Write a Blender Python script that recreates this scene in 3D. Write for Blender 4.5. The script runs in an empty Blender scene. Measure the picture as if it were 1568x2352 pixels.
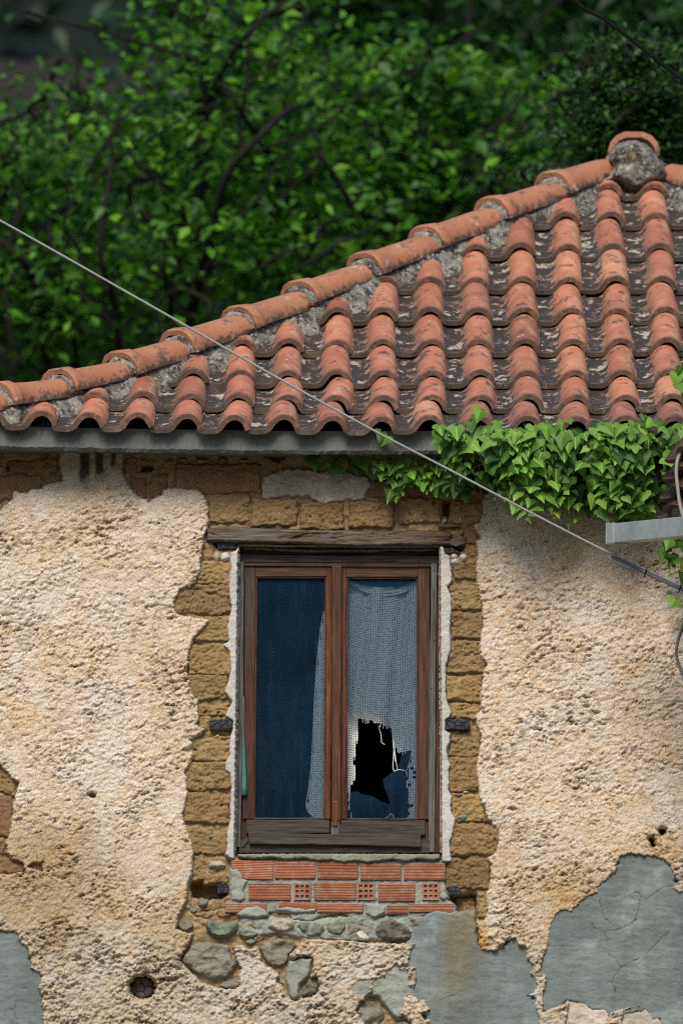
import bpy, bmesh, math, random
import numpy as np
from mathutils import Vector, Matrix

random.seed(7)
rng = np.random.default_rng(11)
scene = bpy.context.scene
COL = scene.collection

# ------------------------------------------------------------------ camera, sky, sun, exposure
CAM = np.array([0.10, -38.0, 1.6])
PITCH = math.radians(5.6)
TARGET_X = 0.0
cam_d = bpy.data.cameras.new("camera")
cam = bpy.data.objects.new("camera", cam_d)
COL.objects.link(cam)
cam.location = CAM
YAW = math.atan2(TARGET_X - CAM[0], 38.0)
cam.rotation_euler = (math.pi / 2 + PITCH, 0, -YAW)
cam_d.sensor_fit = 'VERTICAL'
cam_d.sensor_height = 36.0
S0 = 551.0                                   # photograph units (of 1568 across) per metre at the wall
FH = 2352.0 / S0                             # picture height in metres at the wall
DIST = 38.0 / math.cos(PITCH) / math.cos(YAW)
cam_d.lens = 36.0 * DIST / FH
cam_d.clip_end = 2000
cam_d.dof.use_dof = True
cam_d.dof.focus_distance = 38.1
cam_d.dof.aperture_fstop = 2.5
scene.camera = cam

world = bpy.data.worlds.new("World")
scene.world = world
world.use_nodes = True
wn = world.node_tree
bg = wn.nodes["Background"]
sky = wn.nodes.new("ShaderNodeTexSky")
sky.sky_type = 'NISHITA'
sky.sun_disc = False
SUN_EL, SUN_AZ = 46.0, -10.0                  # azimuth measured to the right of straight-out-from-the-wall
sky.sun_elevation = math.radians(SUN_EL)
sky.sun_rotation = math.radians(180 - SUN_AZ)
sky.dust_density = 2.0
sky.ozone_density = 1.5
wn.links.new(sky.outputs[0], bg.inputs[0])
bg.inputs[1].default_value = 0.095

sun_d = bpy.data.lights.new("sun", 'SUN')
sun = bpy.data.objects.new("sun", sun_d)
COL.objects.link(sun)
sun_d.energy = 2.4
sun_d.angle = math.radians(24)
sun_d.color = (1.0, 0.92, 0.82)
el, az = math.radians(SUN_EL), math.radians(SUN_AZ)
sdir = Vector((math.sin(az) * math.cos(el), -math.cos(az) * math.cos(el), math.sin(el)))
sun.rotation_euler = sdir.to_track_quat('Z', 'Y').to_euler()

vs = scene.view_settings
vs.view_transform = 'Standard'
vs.look = 'None'
vs.exposure = 0.70
vs.gamma = 1.0
vs.use_curve_mapping = False
scene.cycles.use_denoising = False
scene.cycles.max_bounces = 5
scene.cycles.filter_width = 1.15
scene.cycles.transparent_max_bounces = 12

# ------------------------------------------------------------------ measuring from the photograph
R = np.array(cam.rotation_euler.to_matrix())


def P(u, v, y):
    """point of the place seen at photo position (u, v) on the upright plane at depth y"""
    d = R @ np.array([(u - 784.0) / S0 / DIST, (1176.0 - v) / S0 / DIST, -1.0])
    t = (y - CAM[1]) / d[1]
    return CAM + d * t


def PX(pts, y):
    return np.array([P(a, b, y)[[0, 2]] for a, b in pts])


def UV(p):
    """inverse: photo position of a world point"""
    q = R.T @ (np.asarray(p, float) - CAM)
    return (784 + q[0] / -q[2] * S0 * DIST, 1176 - q[1] / -q[2] * S0 * DIST)


# ------------------------------------------------------------------ noise
def _h(ix, iy, s):
    n = (ix.astype(np.int64) * 374761393 + iy.astype(np.int64) * 668265263 + s * 974711 + 12345) & 0xFFFFFFFF
    n = ((n ^ (n >> 13)) * 1274126177) & 0xFFFFFFFF
    return ((n ^ (n >> 16)) & 0xFFFF) / 65535.0


def perlin(x, y, s=0):
    x = np.asarray(x, float); y = np.asarray(y, float)
    ix = np.floor(x); iy = np.floor(y)
    fx = x - ix; fy = y - iy
    ux = fx * fx * fx * (fx * (fx * 6 - 15) + 10); uy = fy * fy * fy * (fy * (fy * 6 - 15) + 10)

    def g(ox, oy):
        a = _h(ix + ox, iy + oy, s) * 6.2832
        return np.cos(a) * (fx - ox) + np.sin(a) * (fy - oy)
    a = g(0, 0); b = g(1, 0); c = g(0, 1); d = g(1, 1)
    return ((a + (b - a) * ux) * (1 - uy) + (c + (d - c) * ux) * uy) * 1.45


def fbm(x, y, s=0, o=4, gain=.5):
    r = 0; amp = 1; t = 0
    for k in range(o):
        r = r + amp * perlin(x * 2 ** k, y * 2 ** k, s + 17 * k); t += amp; amp *= gain
    return r / t


def worley(x, y, s=0):
    ix = np.floor(x); iy = np.floor(y)
    best = np.full(np.shape(x), 9.0)
    for ox in (-1, 0, 1):
        for oy in (-1, 0, 1):
            cx = ix + ox; cy = iy + oy
            dx = cx + _h(cx, cy, s) - x; dy = cy + _h(cx, cy, s + 91) - y
            best = np.minimum(best, dx * dx + dy * dy)
    return np.sqrt(best)


def sm(a, b, x):
    t = np.clip((x - a) / (b - a), 0, 1)
    return t * t * (3 - 2 * t)


def sdf(poly, X, Z):
    """signed distance to a polygon, positive inside; poly (n,2) world xz"""
    poly = np.asarray(poly)
    d = np.full(X.shape, 1e9); ins = np.zeros(X.shape, bool)
    n = len(poly)
    for i in range(n):
        ax, az_ = poly[i]; bx, bz = poly[(i + 1) % n]
        ex, ez = bx - ax, bz - az_
        L = ex * ex + ez * ez + 1e-12
        t = np.clip(((X - ax) * ex + (Z - az_) * ez) / L, 0, 1)
        d = np.minimum(d, (X - ax - t * ex) ** 2 + (Z - az_ - t * ez) ** 2)
        c = ((az_ > Z) != (bz > Z)) & (X < ex * (Z - az_) / (ez if abs(ez) > 1e-12 else 1e-12) + ax)
        ins ^= c
    d = np.sqrt(d)
    return np.where(ins, d, -d)


def sdf_box(poly, X, Z, far=.08):
    """as sdf, worked out only near the polygon"""
    poly = np.asarray(poly)
    x0, z0 = poly.min(0) - far; x1, z1 = poly.max(0) + far
    m = (X > x0) & (X < x1) & (Z > z0) & (Z < z1)
    out = np.full(X.shape, -far)
    if m.any():
        out[m] = np.maximum(sdf(poly, X[m], Z[m]), -far)
    return out


def linedist(pts, X, Z):
    d = np.full(X.shape, 1e9)
    for i in range(len(pts) - 1):
        ax, az_ = pts[i]; bx, bz = pts[i + 1]
        ex, ez = bx - ax, bz - az_
        t = np.clip(((X - ax) * ex + (Z - az_) * ez) / (ex * ex + ez * ez + 1e-12), 0, 1)
        d = np.minimum(d, (X - ax - t * ex) ** 2 + (Z - az_ - t * ez) ** 2)
    return np.sqrt(d)


# ------------------------------------------------------------------ objects
def tag(o, label=None, cat=None, group=None, kind=None):
    if label: o["label"] = label
    if cat: o["category"] = cat
    if group: o["group"] = group
    if kind: o["kind"] = kind
    return o


def empty(name, loc=(0, 0, 0)):
    o = bpy.data.objects.new(name, None)
    o.empty_display_size = .1
    COL.objects.link(o)
    o.location = loc
    return o


def mesh_np(name, V, quads=None, tris=None, smooth=True, color=None):
    V = np.asarray(V, np.float32)
    me = bpy.data.meshes.new(name)
    nq = 0 if quads is None else len(quads); nt = 0 if tris is None else len(tris)
    me.vertices.add(len(V)); me.vertices.foreach_set("co", V.ravel())
    loops = []
    if nq: loops.append(np.asarray(quads, np.int32).ravel())
    if nt: loops.append(np.asarray(tris, np.int32).ravel())
    loops = np.concatenate(loops)
    me.loops.add(len(loops)); me.loops.foreach_set("vertex_index", loops)
    starts = np.concatenate([np.arange(nq, dtype=np.int32) * 4, nq * 4 + np.arange(nt, dtype=np.int32) * 3]).astype(np.int32)
    me.polygons.add(nq + nt)
    me.polygons.foreach_set("loop_start", starts)
    me.polygons.foreach_set("use_smooth", np.full(nq + nt, smooth))
    me.update(calc_edges=True)
    if color is not None:
        c = np.asarray(color, np.float32)
        if c.shape[1] == 3: c = np.concatenate([c, np.ones((len(c), 1), np.float32)], 1)
        at = me.color_attributes.new("tint", 'FLOAT_COLOR', 'POINT')
        at.data.foreach_set("color", c.ravel())
    return me


def add(name, me, mat=None, parent=None):
    o = bpy.data.objects.new(name, me)
    if mat is not None and len(me.materials) == 0: me.materials.append(mat)
    COL.objects.link(o)
    if parent is not None: o.parent = parent
    return o


def grid_faces(mask):
    """quads of a (nz,nx) vertex grid where all four corners are kept; returns quads, index of kept verts"""
    nz, nx = mask.shape
    ok = mask[:-1, :-1] & mask[1:, :-1] & mask[:-1, 1:] & mask[1:, 1:]
    idx = np.arange(nz * nx).reshape(nz, nx)
    q = np.stack([idx[:-1, :-1][ok], idx[:-1, 1:][ok], idx[1:, 1:][ok], idx[1:, :-1][ok]], 1)
    used = np.unique(q)
    remap = np.zeros(nz * nx, np.int64); remap[used] = np.arange(len(used))
    return remap[q], used


def relief(name, poly, mat, parent, front, thick, rnd, bump, res=.005, edge_noise=.004, edge_scale=60, seed=0, color=None, power=2.0):
    """a solid slab of wall stuff with the outline poly (world xz): its face stands at depth `front`, its rim rolls back `thick` over the width rnd"""
    poly = np.asarray(poly)
    x0, z0 = poly.min(0) - .01; x1, z1 = poly.max(0) + .01
    xs = np.linspace(x0, x1, max(4, int((x1 - x0) / res))); zs = np.linspace(z0, z1, max(4, int((z1 - z0) / res)))
    X, Z = np.meshgrid(xs, zs)
    d = sdf(poly, X, Z) + edge_noise * fbm(X * edge_scale, Z * edge_scale, seed + 3, 3)
    t = np.clip(d / rnd, 0, 1)
    prof = (1 - (1 - t) ** power)
    b = bump(X, Z, d) if bump is not None else 0
    Y = front + thick * (1 - prof) - b * np.minimum(1, prof * 1.5)
    Y = np.where(d < 0, front + thick + np.minimum(.02, -d * 2), Y)
    q, used = grid_faces(d > -res * 1.6)
    V = np.stack([X.ravel(), Y.ravel(), Z.ravel()], 1)[used]
    c = color(X, Z, d).reshape(-1, 3)[used] if color is not None else None
    me = mesh_np(name, V, quads=q, color=c)
    return add(name, me, mat, parent)


def hexa(bm, front, back):
    """eight-corner solid: front and back are 4 points each, same order"""
    vs_ = [bm.verts.new(p) for p in front] + [bm.verts.new(p) for p in back]
    F = [(0, 1, 2, 3), (7, 6, 5, 4), (0, 4, 5, 1), (1, 5, 6, 2), (2, 6, 7, 3), (3, 7, 4, 0)]
    return [bm.faces.new([vs_[i] for i in f]) for f in F]


def finish(bm, name, mat, parent, bevel=0.0, smooth=False, segs=1):
    bmesh.ops.recalc_face_normals(bm, faces=bm.faces)
    if bevel > 0:
        bmesh.ops.bevel(bm, geom=bm.edges[:], offset=bevel, segments=segs, affect='EDGES', profile=.6)
    me = bpy.data.meshes.new(name)
    bm.to_mesh(me); bm.free()
    if smooth:
        for p in me.polygons: p.use_smooth = True
    return add(name, me, mat, parent)


def board(name, corners, y0, y1, mat, parent, bevel=.003, wob=.0012, n=10):
    """a plank seen front-on: photo corners (tl, tr, br, bl) at depth y0, going back to y1; long edges a little uneven"""
    A = [P(a, b, y0) for a, b in corners]
    bm = bmesh.new()
    L1 = np.linalg.norm(A[1] - A[0]); L2 = np.linalg.norm(A[3] - A[0])
    along_x = L1 >= L2
    N = n
    rows = []
    ph = random.random() * 9
    for i in range(N + 1):
        t = i / N
        if along_x: p, q = A[0] + (A[1] - A[0]) * t, A[3] + (A[2] - A[3]) * t
        else: p, q = A[0] + (A[3] - A[0]) * t, A[1] + (A[2] - A[1]) * t
        w1 = wob * math.sin(ph + 7 * t) + wob * random.uniform(-.6, .6); w2 = wob * math.sin(ph * 2 + 5 * t) + wob * random.uniform(-.6, .6)
        if along_x: p = p + np.array([0, 0, w1]); q = q + np.array([0, 0, w2])
        else: p = p + np.array([w1, 0, 0]); q = q + np.array([w2, 0, 0])
        bk = np.array([0, y1 - y0, 0])
        rows.append([bm.verts.new(p), bm.verts.new(q), bm.verts.new(q + bk), bm.verts.new(p + bk)])
    for a, b in zip(rows[:-1], rows[1:]):
        for k in range(4):
            bm.faces.new((a[k], b[k], b[(k + 1) % 4], a[(k + 1) % 4]))
    bm.faces.new(rows[0]); bm.faces.new(rows[-1][::-1])
    bmesh.ops.recalc_face_normals(bm, faces=bm.faces)
    if bevel > 0:
        ed = [e for e in bm.edges if len(e.link_faces) == 2 and e.calc_face_angle(0) > .6]
        bmesh.ops.bevel(bm, geom=ed, offset=bevel, segments=2, affect='EDGES', profile=.6)
    return finish(bm, name, mat, parent)


def tube_mesh(name, pts, radii, seg=8, cap=True):
    pts = np.asarray(pts, float); n = len(pts)
    radii = np.broadcast_to(radii, n)
    T = np.gradient(pts, axis=0); T /= np.linalg.norm(T, axis=1)[:, None] + 1e-12
    ref = np.array([.31, .17, .93]) if abs(T[0][2]) < .9 else np.array([1., .1, 0])
    V = []; Nv = None
    for i in range(n):
        if Nv is None: Nv = np.cross(T[i], ref)
        Nv = Nv - T[i] * np.dot(Nv, T[i]); Nv /= np.linalg.norm(Nv) + 1e-12
        B = np.cross(T[i], Nv)
        for k in range(seg):
            a = 2 * math.pi * k / seg
            V.append(pts[i] + radii[i] * (math.cos(a) * Nv + math.sin(a) * B))
    q = []
    for i in range(n - 1):
        for k in range(seg):
            q.append((i * seg + k, i * seg + (k + 1) % seg, (i + 1) * seg + (k + 1) % seg, (i + 1) * seg + k))
    return np.array(V), np.array(q)


def smooth_path(pts, n=40):
    """Catmull-Rom through the points"""
    pts = np.asarray(pts, float)
    Q = np.vstack([2 * pts[0] - pts[1], pts, 2 * pts[-1] - pts[-2]])
    out = []
    segs = len(pts) - 1
    for t in np.linspace(0, segs - 1e-6, n):
        i = int(t); f = t - i
        p0, p1, p2, p3 = Q[i:i + 4]
        out.append(.5 * ((2 * p1) + (-p0 + p2) * f + (2 * p0 - 5 * p1 + 4 * p2 - p3) * f * f + (-p0 + 3 * p1 - 3 * p2 + p3) * f ** 3))
    return np.array(out)


def join_np(parts):
    Vs, Qs, o = [], [], 0
    for V, q in parts:
        Vs.append(V); Qs.append(np.asarray(q) + o); o += len(V)
    return np.concatenate(Vs), np.concatenate(Qs)


# ------------------------------------------------------------------ materials
class M:
    def __init__(s, name, rough=.85, spec=.25):
        s.m = bpy.data.materials.new(name); s.m.use_nodes = True
        s.t = s.m.node_tree; s.b = s.t.nodes["Principled BSDF"]
        s.b.inputs["Roughness"].default_value = rough
        s.b.inputs["Specular IOR Level"].default_value = spec
        s.co = s.t.nodes.new("ShaderNodeTexCoord").outputs["Object"]

    def n(s, typ, **kw):
        nd = s.t.nodes.new(typ)
        for k, v in kw.items():
            if k in nd.inputs: nd.inputs[k].default_value = v
            else: setattr(nd, k, v)
        return nd

    def l(s, a, b): s.t.links.new(a, b)

    def mapping(s, scale=(1, 1, 1), rot=(0, 0, 0), rand=False, src=None):
        mp = s.n("ShaderNodeMapping"); mp.inputs["Scale"].default_value = scale; mp.inputs["Rotation"].default_value = rot
        s.l(src or s.co, mp.inputs["Vector"])
        if rand:
            oi = s.n("ShaderNodeObjectInfo"); vm = s.n("ShaderNodeVectorMath", operation='SCALE'); vm.inputs[0].default_value = (37, 61, 19)
            s.l(oi.outputs["Random"], vm.inputs["Scale"]); s.l(vm.outputs[0], mp.inputs["Location"])
        return mp.outputs[0]

    def noise(s, scale, detail=4, rough=.55, vec=None, dist=0):
        nd = s.n("ShaderNodeTexNoise", Scale=scale, Detail=detail, Roughness=rough, Distortion=dist)
        s.l(vec or s.co, nd.inputs["Vector"])
        return nd.outputs["Fac"]

    def voro(s, scale, vec=None, feature='F1', out="Distance"):
        nd = s.n("ShaderNodeTexVoronoi", feature=feature); nd.inputs["Scale"].default_value = scale
        s.l(vec or s.co, nd.inputs["Vector"])
        return nd.outputs[out]

    def ramp(s, fac, stops):
        nd = s.n("ShaderNodeValToRGB"); cr = nd.color_ramp
        while len(cr.elements) < len(stops): cr.elements.new(.5)
        for e, (p, c) in zip(cr.elements, stops):
            e.position = p
            e.color = (c, c, c, 1) if isinstance(c, (int, float)) else (*c, 1)
        s.l(fac, nd.inputs[0])
        return nd.outputs[0]

    def mix(s, fac, a, b, typ='MIX'):
        nd = s.n("ShaderNodeMixRGB", blend_type=typ)
        for i, x in enumerate((fac, a, b)):
            if isinstance(x, (int, float)): nd.inputs[i].default_value = x if i == 0 else (x, x, x, 1)
            elif isinstance(x, tuple): nd.inputs[i].default_value = (*x, 1)
            else: s.l(x, nd.inputs[i])
        return nd.outputs[0]

    def math(s, op, a, b=None):
        nd = s.n("ShaderNodeMath", operation=op)
        for i, x in enumerate((a, b)):
            if x is None: continue
            if isinstance(x, (int, float)): nd.inputs[i].default_value = x
            else: s.l(x, nd.inputs[i])
        return nd.outputs[0]

    def tint(s):
        nd = s.n("ShaderNodeVertexColor"); nd.layer_name = "tint"
        return nd.outputs[0]

    def rand(s): return s.n("ShaderNodeObjectInfo").outputs["Random"]

    def color(s, c): s.l(c, s.b.inputs["Base Color"]); return s

    def bump(s, h, strength=.5, dist=.005):
        nd = s.n("ShaderNodeBump", Strength=strength, Distance=dist)
        s.l(h, nd.inputs["Height"]); s.l(nd.outputs[0], s.b.inputs["Normal"])
        return s


def mat_roughcast():
    s = M("roughcast", .95, .1)
    big = s.noise(3.5, 3, .6)
    base = s.ramp(big, [(.30, (.72, .53, .34)), (.48, (.79, .635, .46)), (.62, (.80, .715, .59))])
    och = s.noise(22, 6, .7)
    base = s.mix(s.ramp(och, [(.47, 0.), (.66, .6)]), base, (.66, .41, .19))
    wv = s.mapping((1, 1, 1.35), (0, .25, 0))
    wh = s.noise(52, 5, .65, wv)
    base = s.mix(s.ramp(wh, [(.50, 0.), (.62, .85)]), base, (.83, .75, .64))
    gr = s.noise(85, 6, .75, s.mapping((1, 1, 1.5), (0, .3, 0)))
    base = s.mix(s.ramp(gr, [(.56, 0.), (.70, .6)]), base, (.38, .32, .215))
    sp = s.noise(210, 2, .5)
    base = s.mix(s.ramp(sp, [(.60, 0.), (.70, .8)]), base, (.15, .15, .13))
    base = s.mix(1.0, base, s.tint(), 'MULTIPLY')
    s.color(base)
    h = s.mix(.5, s.noise(120, 5, .75), s.noise(300, 3, .7))
    return s.bump(h, 1.0, .012).m


def mat_adobe(c1, c2, name):
    s = M(name, .95, .1)
    v = s.mapping((1, 1, 1), rand=True)
    a = s.noise(9, 5, .65, v)
    col = s.ramp(a, [(.3, c1), (.7, c2)])
    col = s.mix(s.ramp(s.noise(45, 4, .7, v), [(.45, 0.), (.75, .6)]), col, tuple(.55 * x for x in c1))
    peb = s.voro(75, v)
    pc = s.voro(75, v, out="Color")
    sep = s.n("ShaderNodeSeparateColor"); s.l(pc, sep.inputs[0])
    pm = s.math('MULTIPLY', s.ramp(peb, [(.16, 1.), (.24, 0.)]), s.ramp(sep.outputs[0], [(.70, 0.), (.74, 1.)]))
    col = s.mix(s.math('MULTIPLY', pm, .8), col, (.50, .44, .32))
    rv = s.ramp(s.rand(), [(0, (.80, .78, .74)), (.5, (1., 1., 1.)), (1, (1.06, 1.0, .9))])
    col = s.mix(1., col, rv, 'MULTIPLY')
    s.color(col)
    h = s.mix(.55, s.noise(60, 6, .72, v), s.noise(190, 3, .7, v))
    return s.bump(h, .8, .007).m


def mat_cement(c, name, dark=.55, pale=1.35, tint=False):
    s = M(name, .9, .2)
    col = s.ramp(s.noise(5, 5, .6), [(.3, tuple(x * .8 for x in c)), (.55, c), (.75, tuple(x * pale for x in c))])
    col = s.mix(s.ramp(s.noise(60, 4, .7), [(.35, .0), (.75, .35)]), col, tuple(x * dark for x in c))
    col = s.mix(s.ramp(s.noise(230, 2, .5), [(.62, 0.), (.70, .75)]), col, (.06, .065, .065))
    col = s.mix(s.ramp(s.noise(2.2, 5, .7, s.mapping((2.5, 1, 1), (0, .6, 0))), [(.42, 0.), (.68, .55)]), col, tuple(min(1, x * 1.55) for x in c))
    if tint: col = s.mix(1., col, s.tint(), 'MULTIPLY')
    s.color(col)
    h = s.mix(.4, s.noise(90, 5, .7), s.noise(300, 2, .6))
    return s.bump(h, .6, .004).m


def mat_jamb():
    s = M("jamb_render", .92, .15)
    col = s.ramp(s.noise(7, 5, .6), [(.3, (.38, .36, .32)), (.55, (.49, .465, .42)), (.75, (.54, .515, .47))])
    col = s.mix(s.ramp(s.noise(170, 3, .6), [(.58, 0.), (.68, .8)]), col, (.16, .17, .16))
    low = s.n("ShaderNodeSeparateXYZ"); s.l(s.co, low.inputs[0])
    col = s.mix(s.math('MULTIPLY', s.ramp(s.noise(5, 4, .6), [(.42, 0.), (.62, 1.)]), .55), col, (.38, .40, .36))
    s.color(col)
    return s.bump(s.mix(.5, s.noise(120, 4, .7), s.noise(330, 2, .6)), .6, .004).m


def mat_tile(name="terracotta", dull=False):
    s = M(name, .62, .35)
    sep = s.n("ShaderNodeSeparateXYZ"); s.l(s.co, sep.inputs[0])
    u, vv = sep.outputs[0], sep.outputs[1]
    rv = s.mapping((1, 1, 1), rand=True)
    a = s.noise(7, 4, .55, rv)
    clay = s.ramp(a, [(.3, (.31, .115, .062)), (.55, (.405, .158, .090)), (.75, (.45, .205, .125))])
    per = s.ramp(s.rand(), [(0, (.66, .64, .66)), (.3, (.92, .90, .90)), (.6, (1.02, 1., 1.)), (.85, (1.12, 1.12, 1.08)), (1, (1.18, 1.5, 1.45))])
    clay = s.mix(1., clay, per, 'MULTIPLY')
    # pale glaze down the right flank
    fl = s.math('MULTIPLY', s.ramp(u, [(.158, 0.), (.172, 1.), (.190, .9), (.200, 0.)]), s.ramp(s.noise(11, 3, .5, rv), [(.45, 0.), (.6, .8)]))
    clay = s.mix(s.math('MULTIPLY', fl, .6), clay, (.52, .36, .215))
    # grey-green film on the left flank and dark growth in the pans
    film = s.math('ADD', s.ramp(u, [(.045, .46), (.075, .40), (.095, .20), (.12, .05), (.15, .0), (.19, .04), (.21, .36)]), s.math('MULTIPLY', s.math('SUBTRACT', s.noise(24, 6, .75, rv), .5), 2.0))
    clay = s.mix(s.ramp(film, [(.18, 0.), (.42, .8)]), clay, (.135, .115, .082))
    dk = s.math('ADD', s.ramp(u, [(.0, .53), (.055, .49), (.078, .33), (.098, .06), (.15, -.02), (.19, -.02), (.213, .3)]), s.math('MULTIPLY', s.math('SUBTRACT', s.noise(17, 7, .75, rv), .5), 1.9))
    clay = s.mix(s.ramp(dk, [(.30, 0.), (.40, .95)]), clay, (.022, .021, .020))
    li = s.math('ADD', s.ramp(u, [(.0, .12), (.07, .12), (.1, 0.), (.19, -.02), (.21, .05)]), s.math('MULTIPLY', s.math('SUBTRACT', s.noise(17, 4, .62, s.mapping((1, .8, 1), rand=True)), .5), 1.1))
    clay = s.mix(s.ramp(li, [(.215, 0.), (.24, .7)]), clay, (.44, .385, .30))
    lich = s.noise(11, 8, .78, s.mapping((1, 1, 1), rand=True), .3)
    clay = s.mix(s.ramp(lich, [(.555, 0.), (.60, .85)]), clay, (.045, .040, .034))
    pale_ = s.noise(15, 6, .7, s.mapping((1.3, .9, 1), (0, 0, .4), rand=True))
    clay = s.mix(s.math('MULTIPLY', s.ramp(pale_, [(.55, 0.), (.64, .5)]), s.ramp(u, [(.10, 0.), (.13, 1.)])), clay, (.40, .30, .215))
    # dark, worn front rim
    rim = s.math('MULTIPLY', s.ramp(vv, [(0., 1.), (.014, .95), (.034, 0.)]), s.ramp(s.noise(40, 4, .7, rv), [(.3, .35), (.55, .95)]))
    clay = s.mix(rim, clay, (.085, .062, .045))
    if dull: clay = s.mix(.7, clay, (.05, .022, .016))
    s.color(clay)
    h = s.mix(.4, s.noise(70, 5, .7, rv), s.noise(240, 2, .6, rv))
    return s.bump(h, .45, .003).m


def mat_cap():
    s = M("ridge_clay", .65, .3)
    rv = s.mapping((1, 1, 1), rand=True)
    clay = s.ramp(s.noise(6, 4, .55, rv), [(.3, (.29, .120, .062)), (.6, (.36, .158, .086)), (.8, (.38, .19, .115))])
    clay = s.mix(s.ramp(s.noise(34, 6, .78, rv), [(.52, 0.), (.68, .75)]), clay, (.17, .105, .062))
    sep = s.n("ShaderNodeSeparateXYZ"); s.l(s.co, sep.inputs[0])
    rimn = s.math('ADD', s.ramp(sep.outputs[2], [(.0, .42), (.02, .22), (.05, -.2)]), s.math('MULTIPLY', s.math('SUBTRACT', s.noise(30, 6, .75, rv), .5), 1.4))
    clay = s.mix(s.ramp(rimn, [(.25, 0.), (.42, .9)]), clay, (.045, .04, .035))
    clay = s.mix(s.ramp(s.noise(12, 8, .8, s.mapping((1, 1, 1), rand=True)), [(.54, 0.), (.60, .75)]), clay, (.07, .055, .04))
    clay = s.mix(s.ramp(s.noise(13, 5, .7, rv), [(.62, 0.), (.68, .8)]), clay, (.40, .36, .29))
    s.color(clay)
    return s.bump(s.mix(.4, s.noise(70, 5, .7, rv), s.noise(240, 2, .6, rv)), .4, .003).m


def mat_bedding():
    s = M("bedding_mortar", .95, .1)
    col = s.ramp(s.noise(11, 6, .7), [(.3, (.085, .085, .075)), (.5, (.19, .185, .16)), (.7, (.32, .305, .26))])
    col = s.mix(s.ramp(s.noise(20, 7, .78), [(.46, 0.), (.56, .92)]), col, (.030, .029, .027))
    col = s.mix(s.ramp(s.noise(70, 4, .6), [(.57, 0.), (.66, .8)]), col, (.42, .41, .36))
    col = s.mix(s.ramp(s.noise(16, 3, .5), [(.68, 0.), (.74, .7)]), col, (.26, .19, .07))
    s.color(col)
    return s.bump(s.mix(.5, s.noise(80, 5, .75), s.noise(260, 2, .6)), .9, .006).m


def mat_wood(name, dark, mid, light, axis, grey=None, greyamt=.5, rough=.7, knots=True):
    s = M(name, rough, .3)
    st = {'x': (3.0, 60, 60), 'z': (60, 60, 3.0)}[axis]
    v = s.mapping(st, rand=True)
    g = s.noise(1.0, 6, .65, v, .6)
    col = s.ramp(g, [(.28, dark), (.5, mid), (.72, light)])
    st2 = {'x': (9, 240, 240), 'z': (240, 240, 9)}[axis]
    g2 = s.noise(1.0, 3, .6, s.mapping(st2, rand=True))
    col = s.mix(s.ramp(g2, [(.50, 0.), (.64, .9)]), col, tuple(x * .25 for x in dark))
    w = s.mapping((5, 5, 1.6) if axis == 'z' else (1.6, 5, 5), rand=True)
    pat = s.noise(1.2, 4, .6, w)
    if grey is not None:
        gcol = s.mix(s.ramp(g2, [(.45, 0.), (.65, .8)]), s.ramp(g, [(.3, tuple(x * .5 for x in grey)), (.7, grey)]), tuple(x * .22 for x in grey))
        col = s.mix(s.ramp(pat, [(.62 - greyamt * .5, 0.), (.78 - greyamt * .5, 1.)]), col, gcol)
    else:
        col = s.mix(s.ramp(pat, [(.45, 0.), (.7, .6)]), col, tuple(x * .45 for x in dark))
    s.color(col)
    return s.bump(s.mix(.5, g, g2), .55, .003).m


def mat_char():
    s = M("charred_wood", .8, .3)
    c = s.voro(45, feature='DISTANCE_TO_EDGE')
    col = s.ramp(s.noise(25, 5, .6), [(.3, (.018, .02, .022)), (.6, (.045, .05, .052)), (.8, (.10, .105, .085))])
    col = s.mix(s.ramp(c, [(.0, 1.), (.06, 0.)]), col, (.004, .004, .004))
    s.color(col)
    return s.bump(s.mix(.35, s.ramp(c, [(0, 0.), (.15, 1.)]), s.noise(120, 4, .7)), .9, .008).m


def mat_stone(name, c1, c2):
    s = M(name, .85, .25)
    v = s.mapping((1, 1, 1.6), rand=True)
    col = s.ramp(s.noise(13, 6, .65, v, .8), [(.3, c1), (.7, c2)])
    col = s.mix(s.ramp(s.noise(70, 5, .75, v), [(.5, 0.), (.68, .7)]), col, tuple(x * .4 for x in c1))
    s.color(col)
    return s.bump(s.mix(.4, s.noise(35, 6, .7, v, .6), s.noise(180, 3, .6, v)), .8, .008).m


def mat_brick():
    s = M("hollow_brick", .85, .2)
    v = s.mapping((1, 1, 1), rand=True)
    col = s.ramp(s.noise(9, 5, .6, v), [(.3, (.31, .115, .055)), (.6, (.38, .16, .08)), (.8, (.42, .215, .12))])
    z = s.noise(1., 3, .6, s.mapping((8, 8, 260), rand=True))
    col = s.mix(s.ramp(z, [(.45, 0.), (.6, .6)]), col, (.22, .08, .045))
    col = s.mix(s.ramp(s.noise(22, 6, .7, v), [(.52, 0.), (.68, .8)]), col, (.33, .28, .22))
    pr = s.ramp(s.rand(), [(0, (.85, .85, .85)), (1, (1.1, 1.1, 1.15))])
    s.color(s.mix(1., col, pr, 'MULTIPLY'))
    return s.bump(s.mix(.5, z, s.noise(150, 4, .7, v)), .5, .003).m


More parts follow.
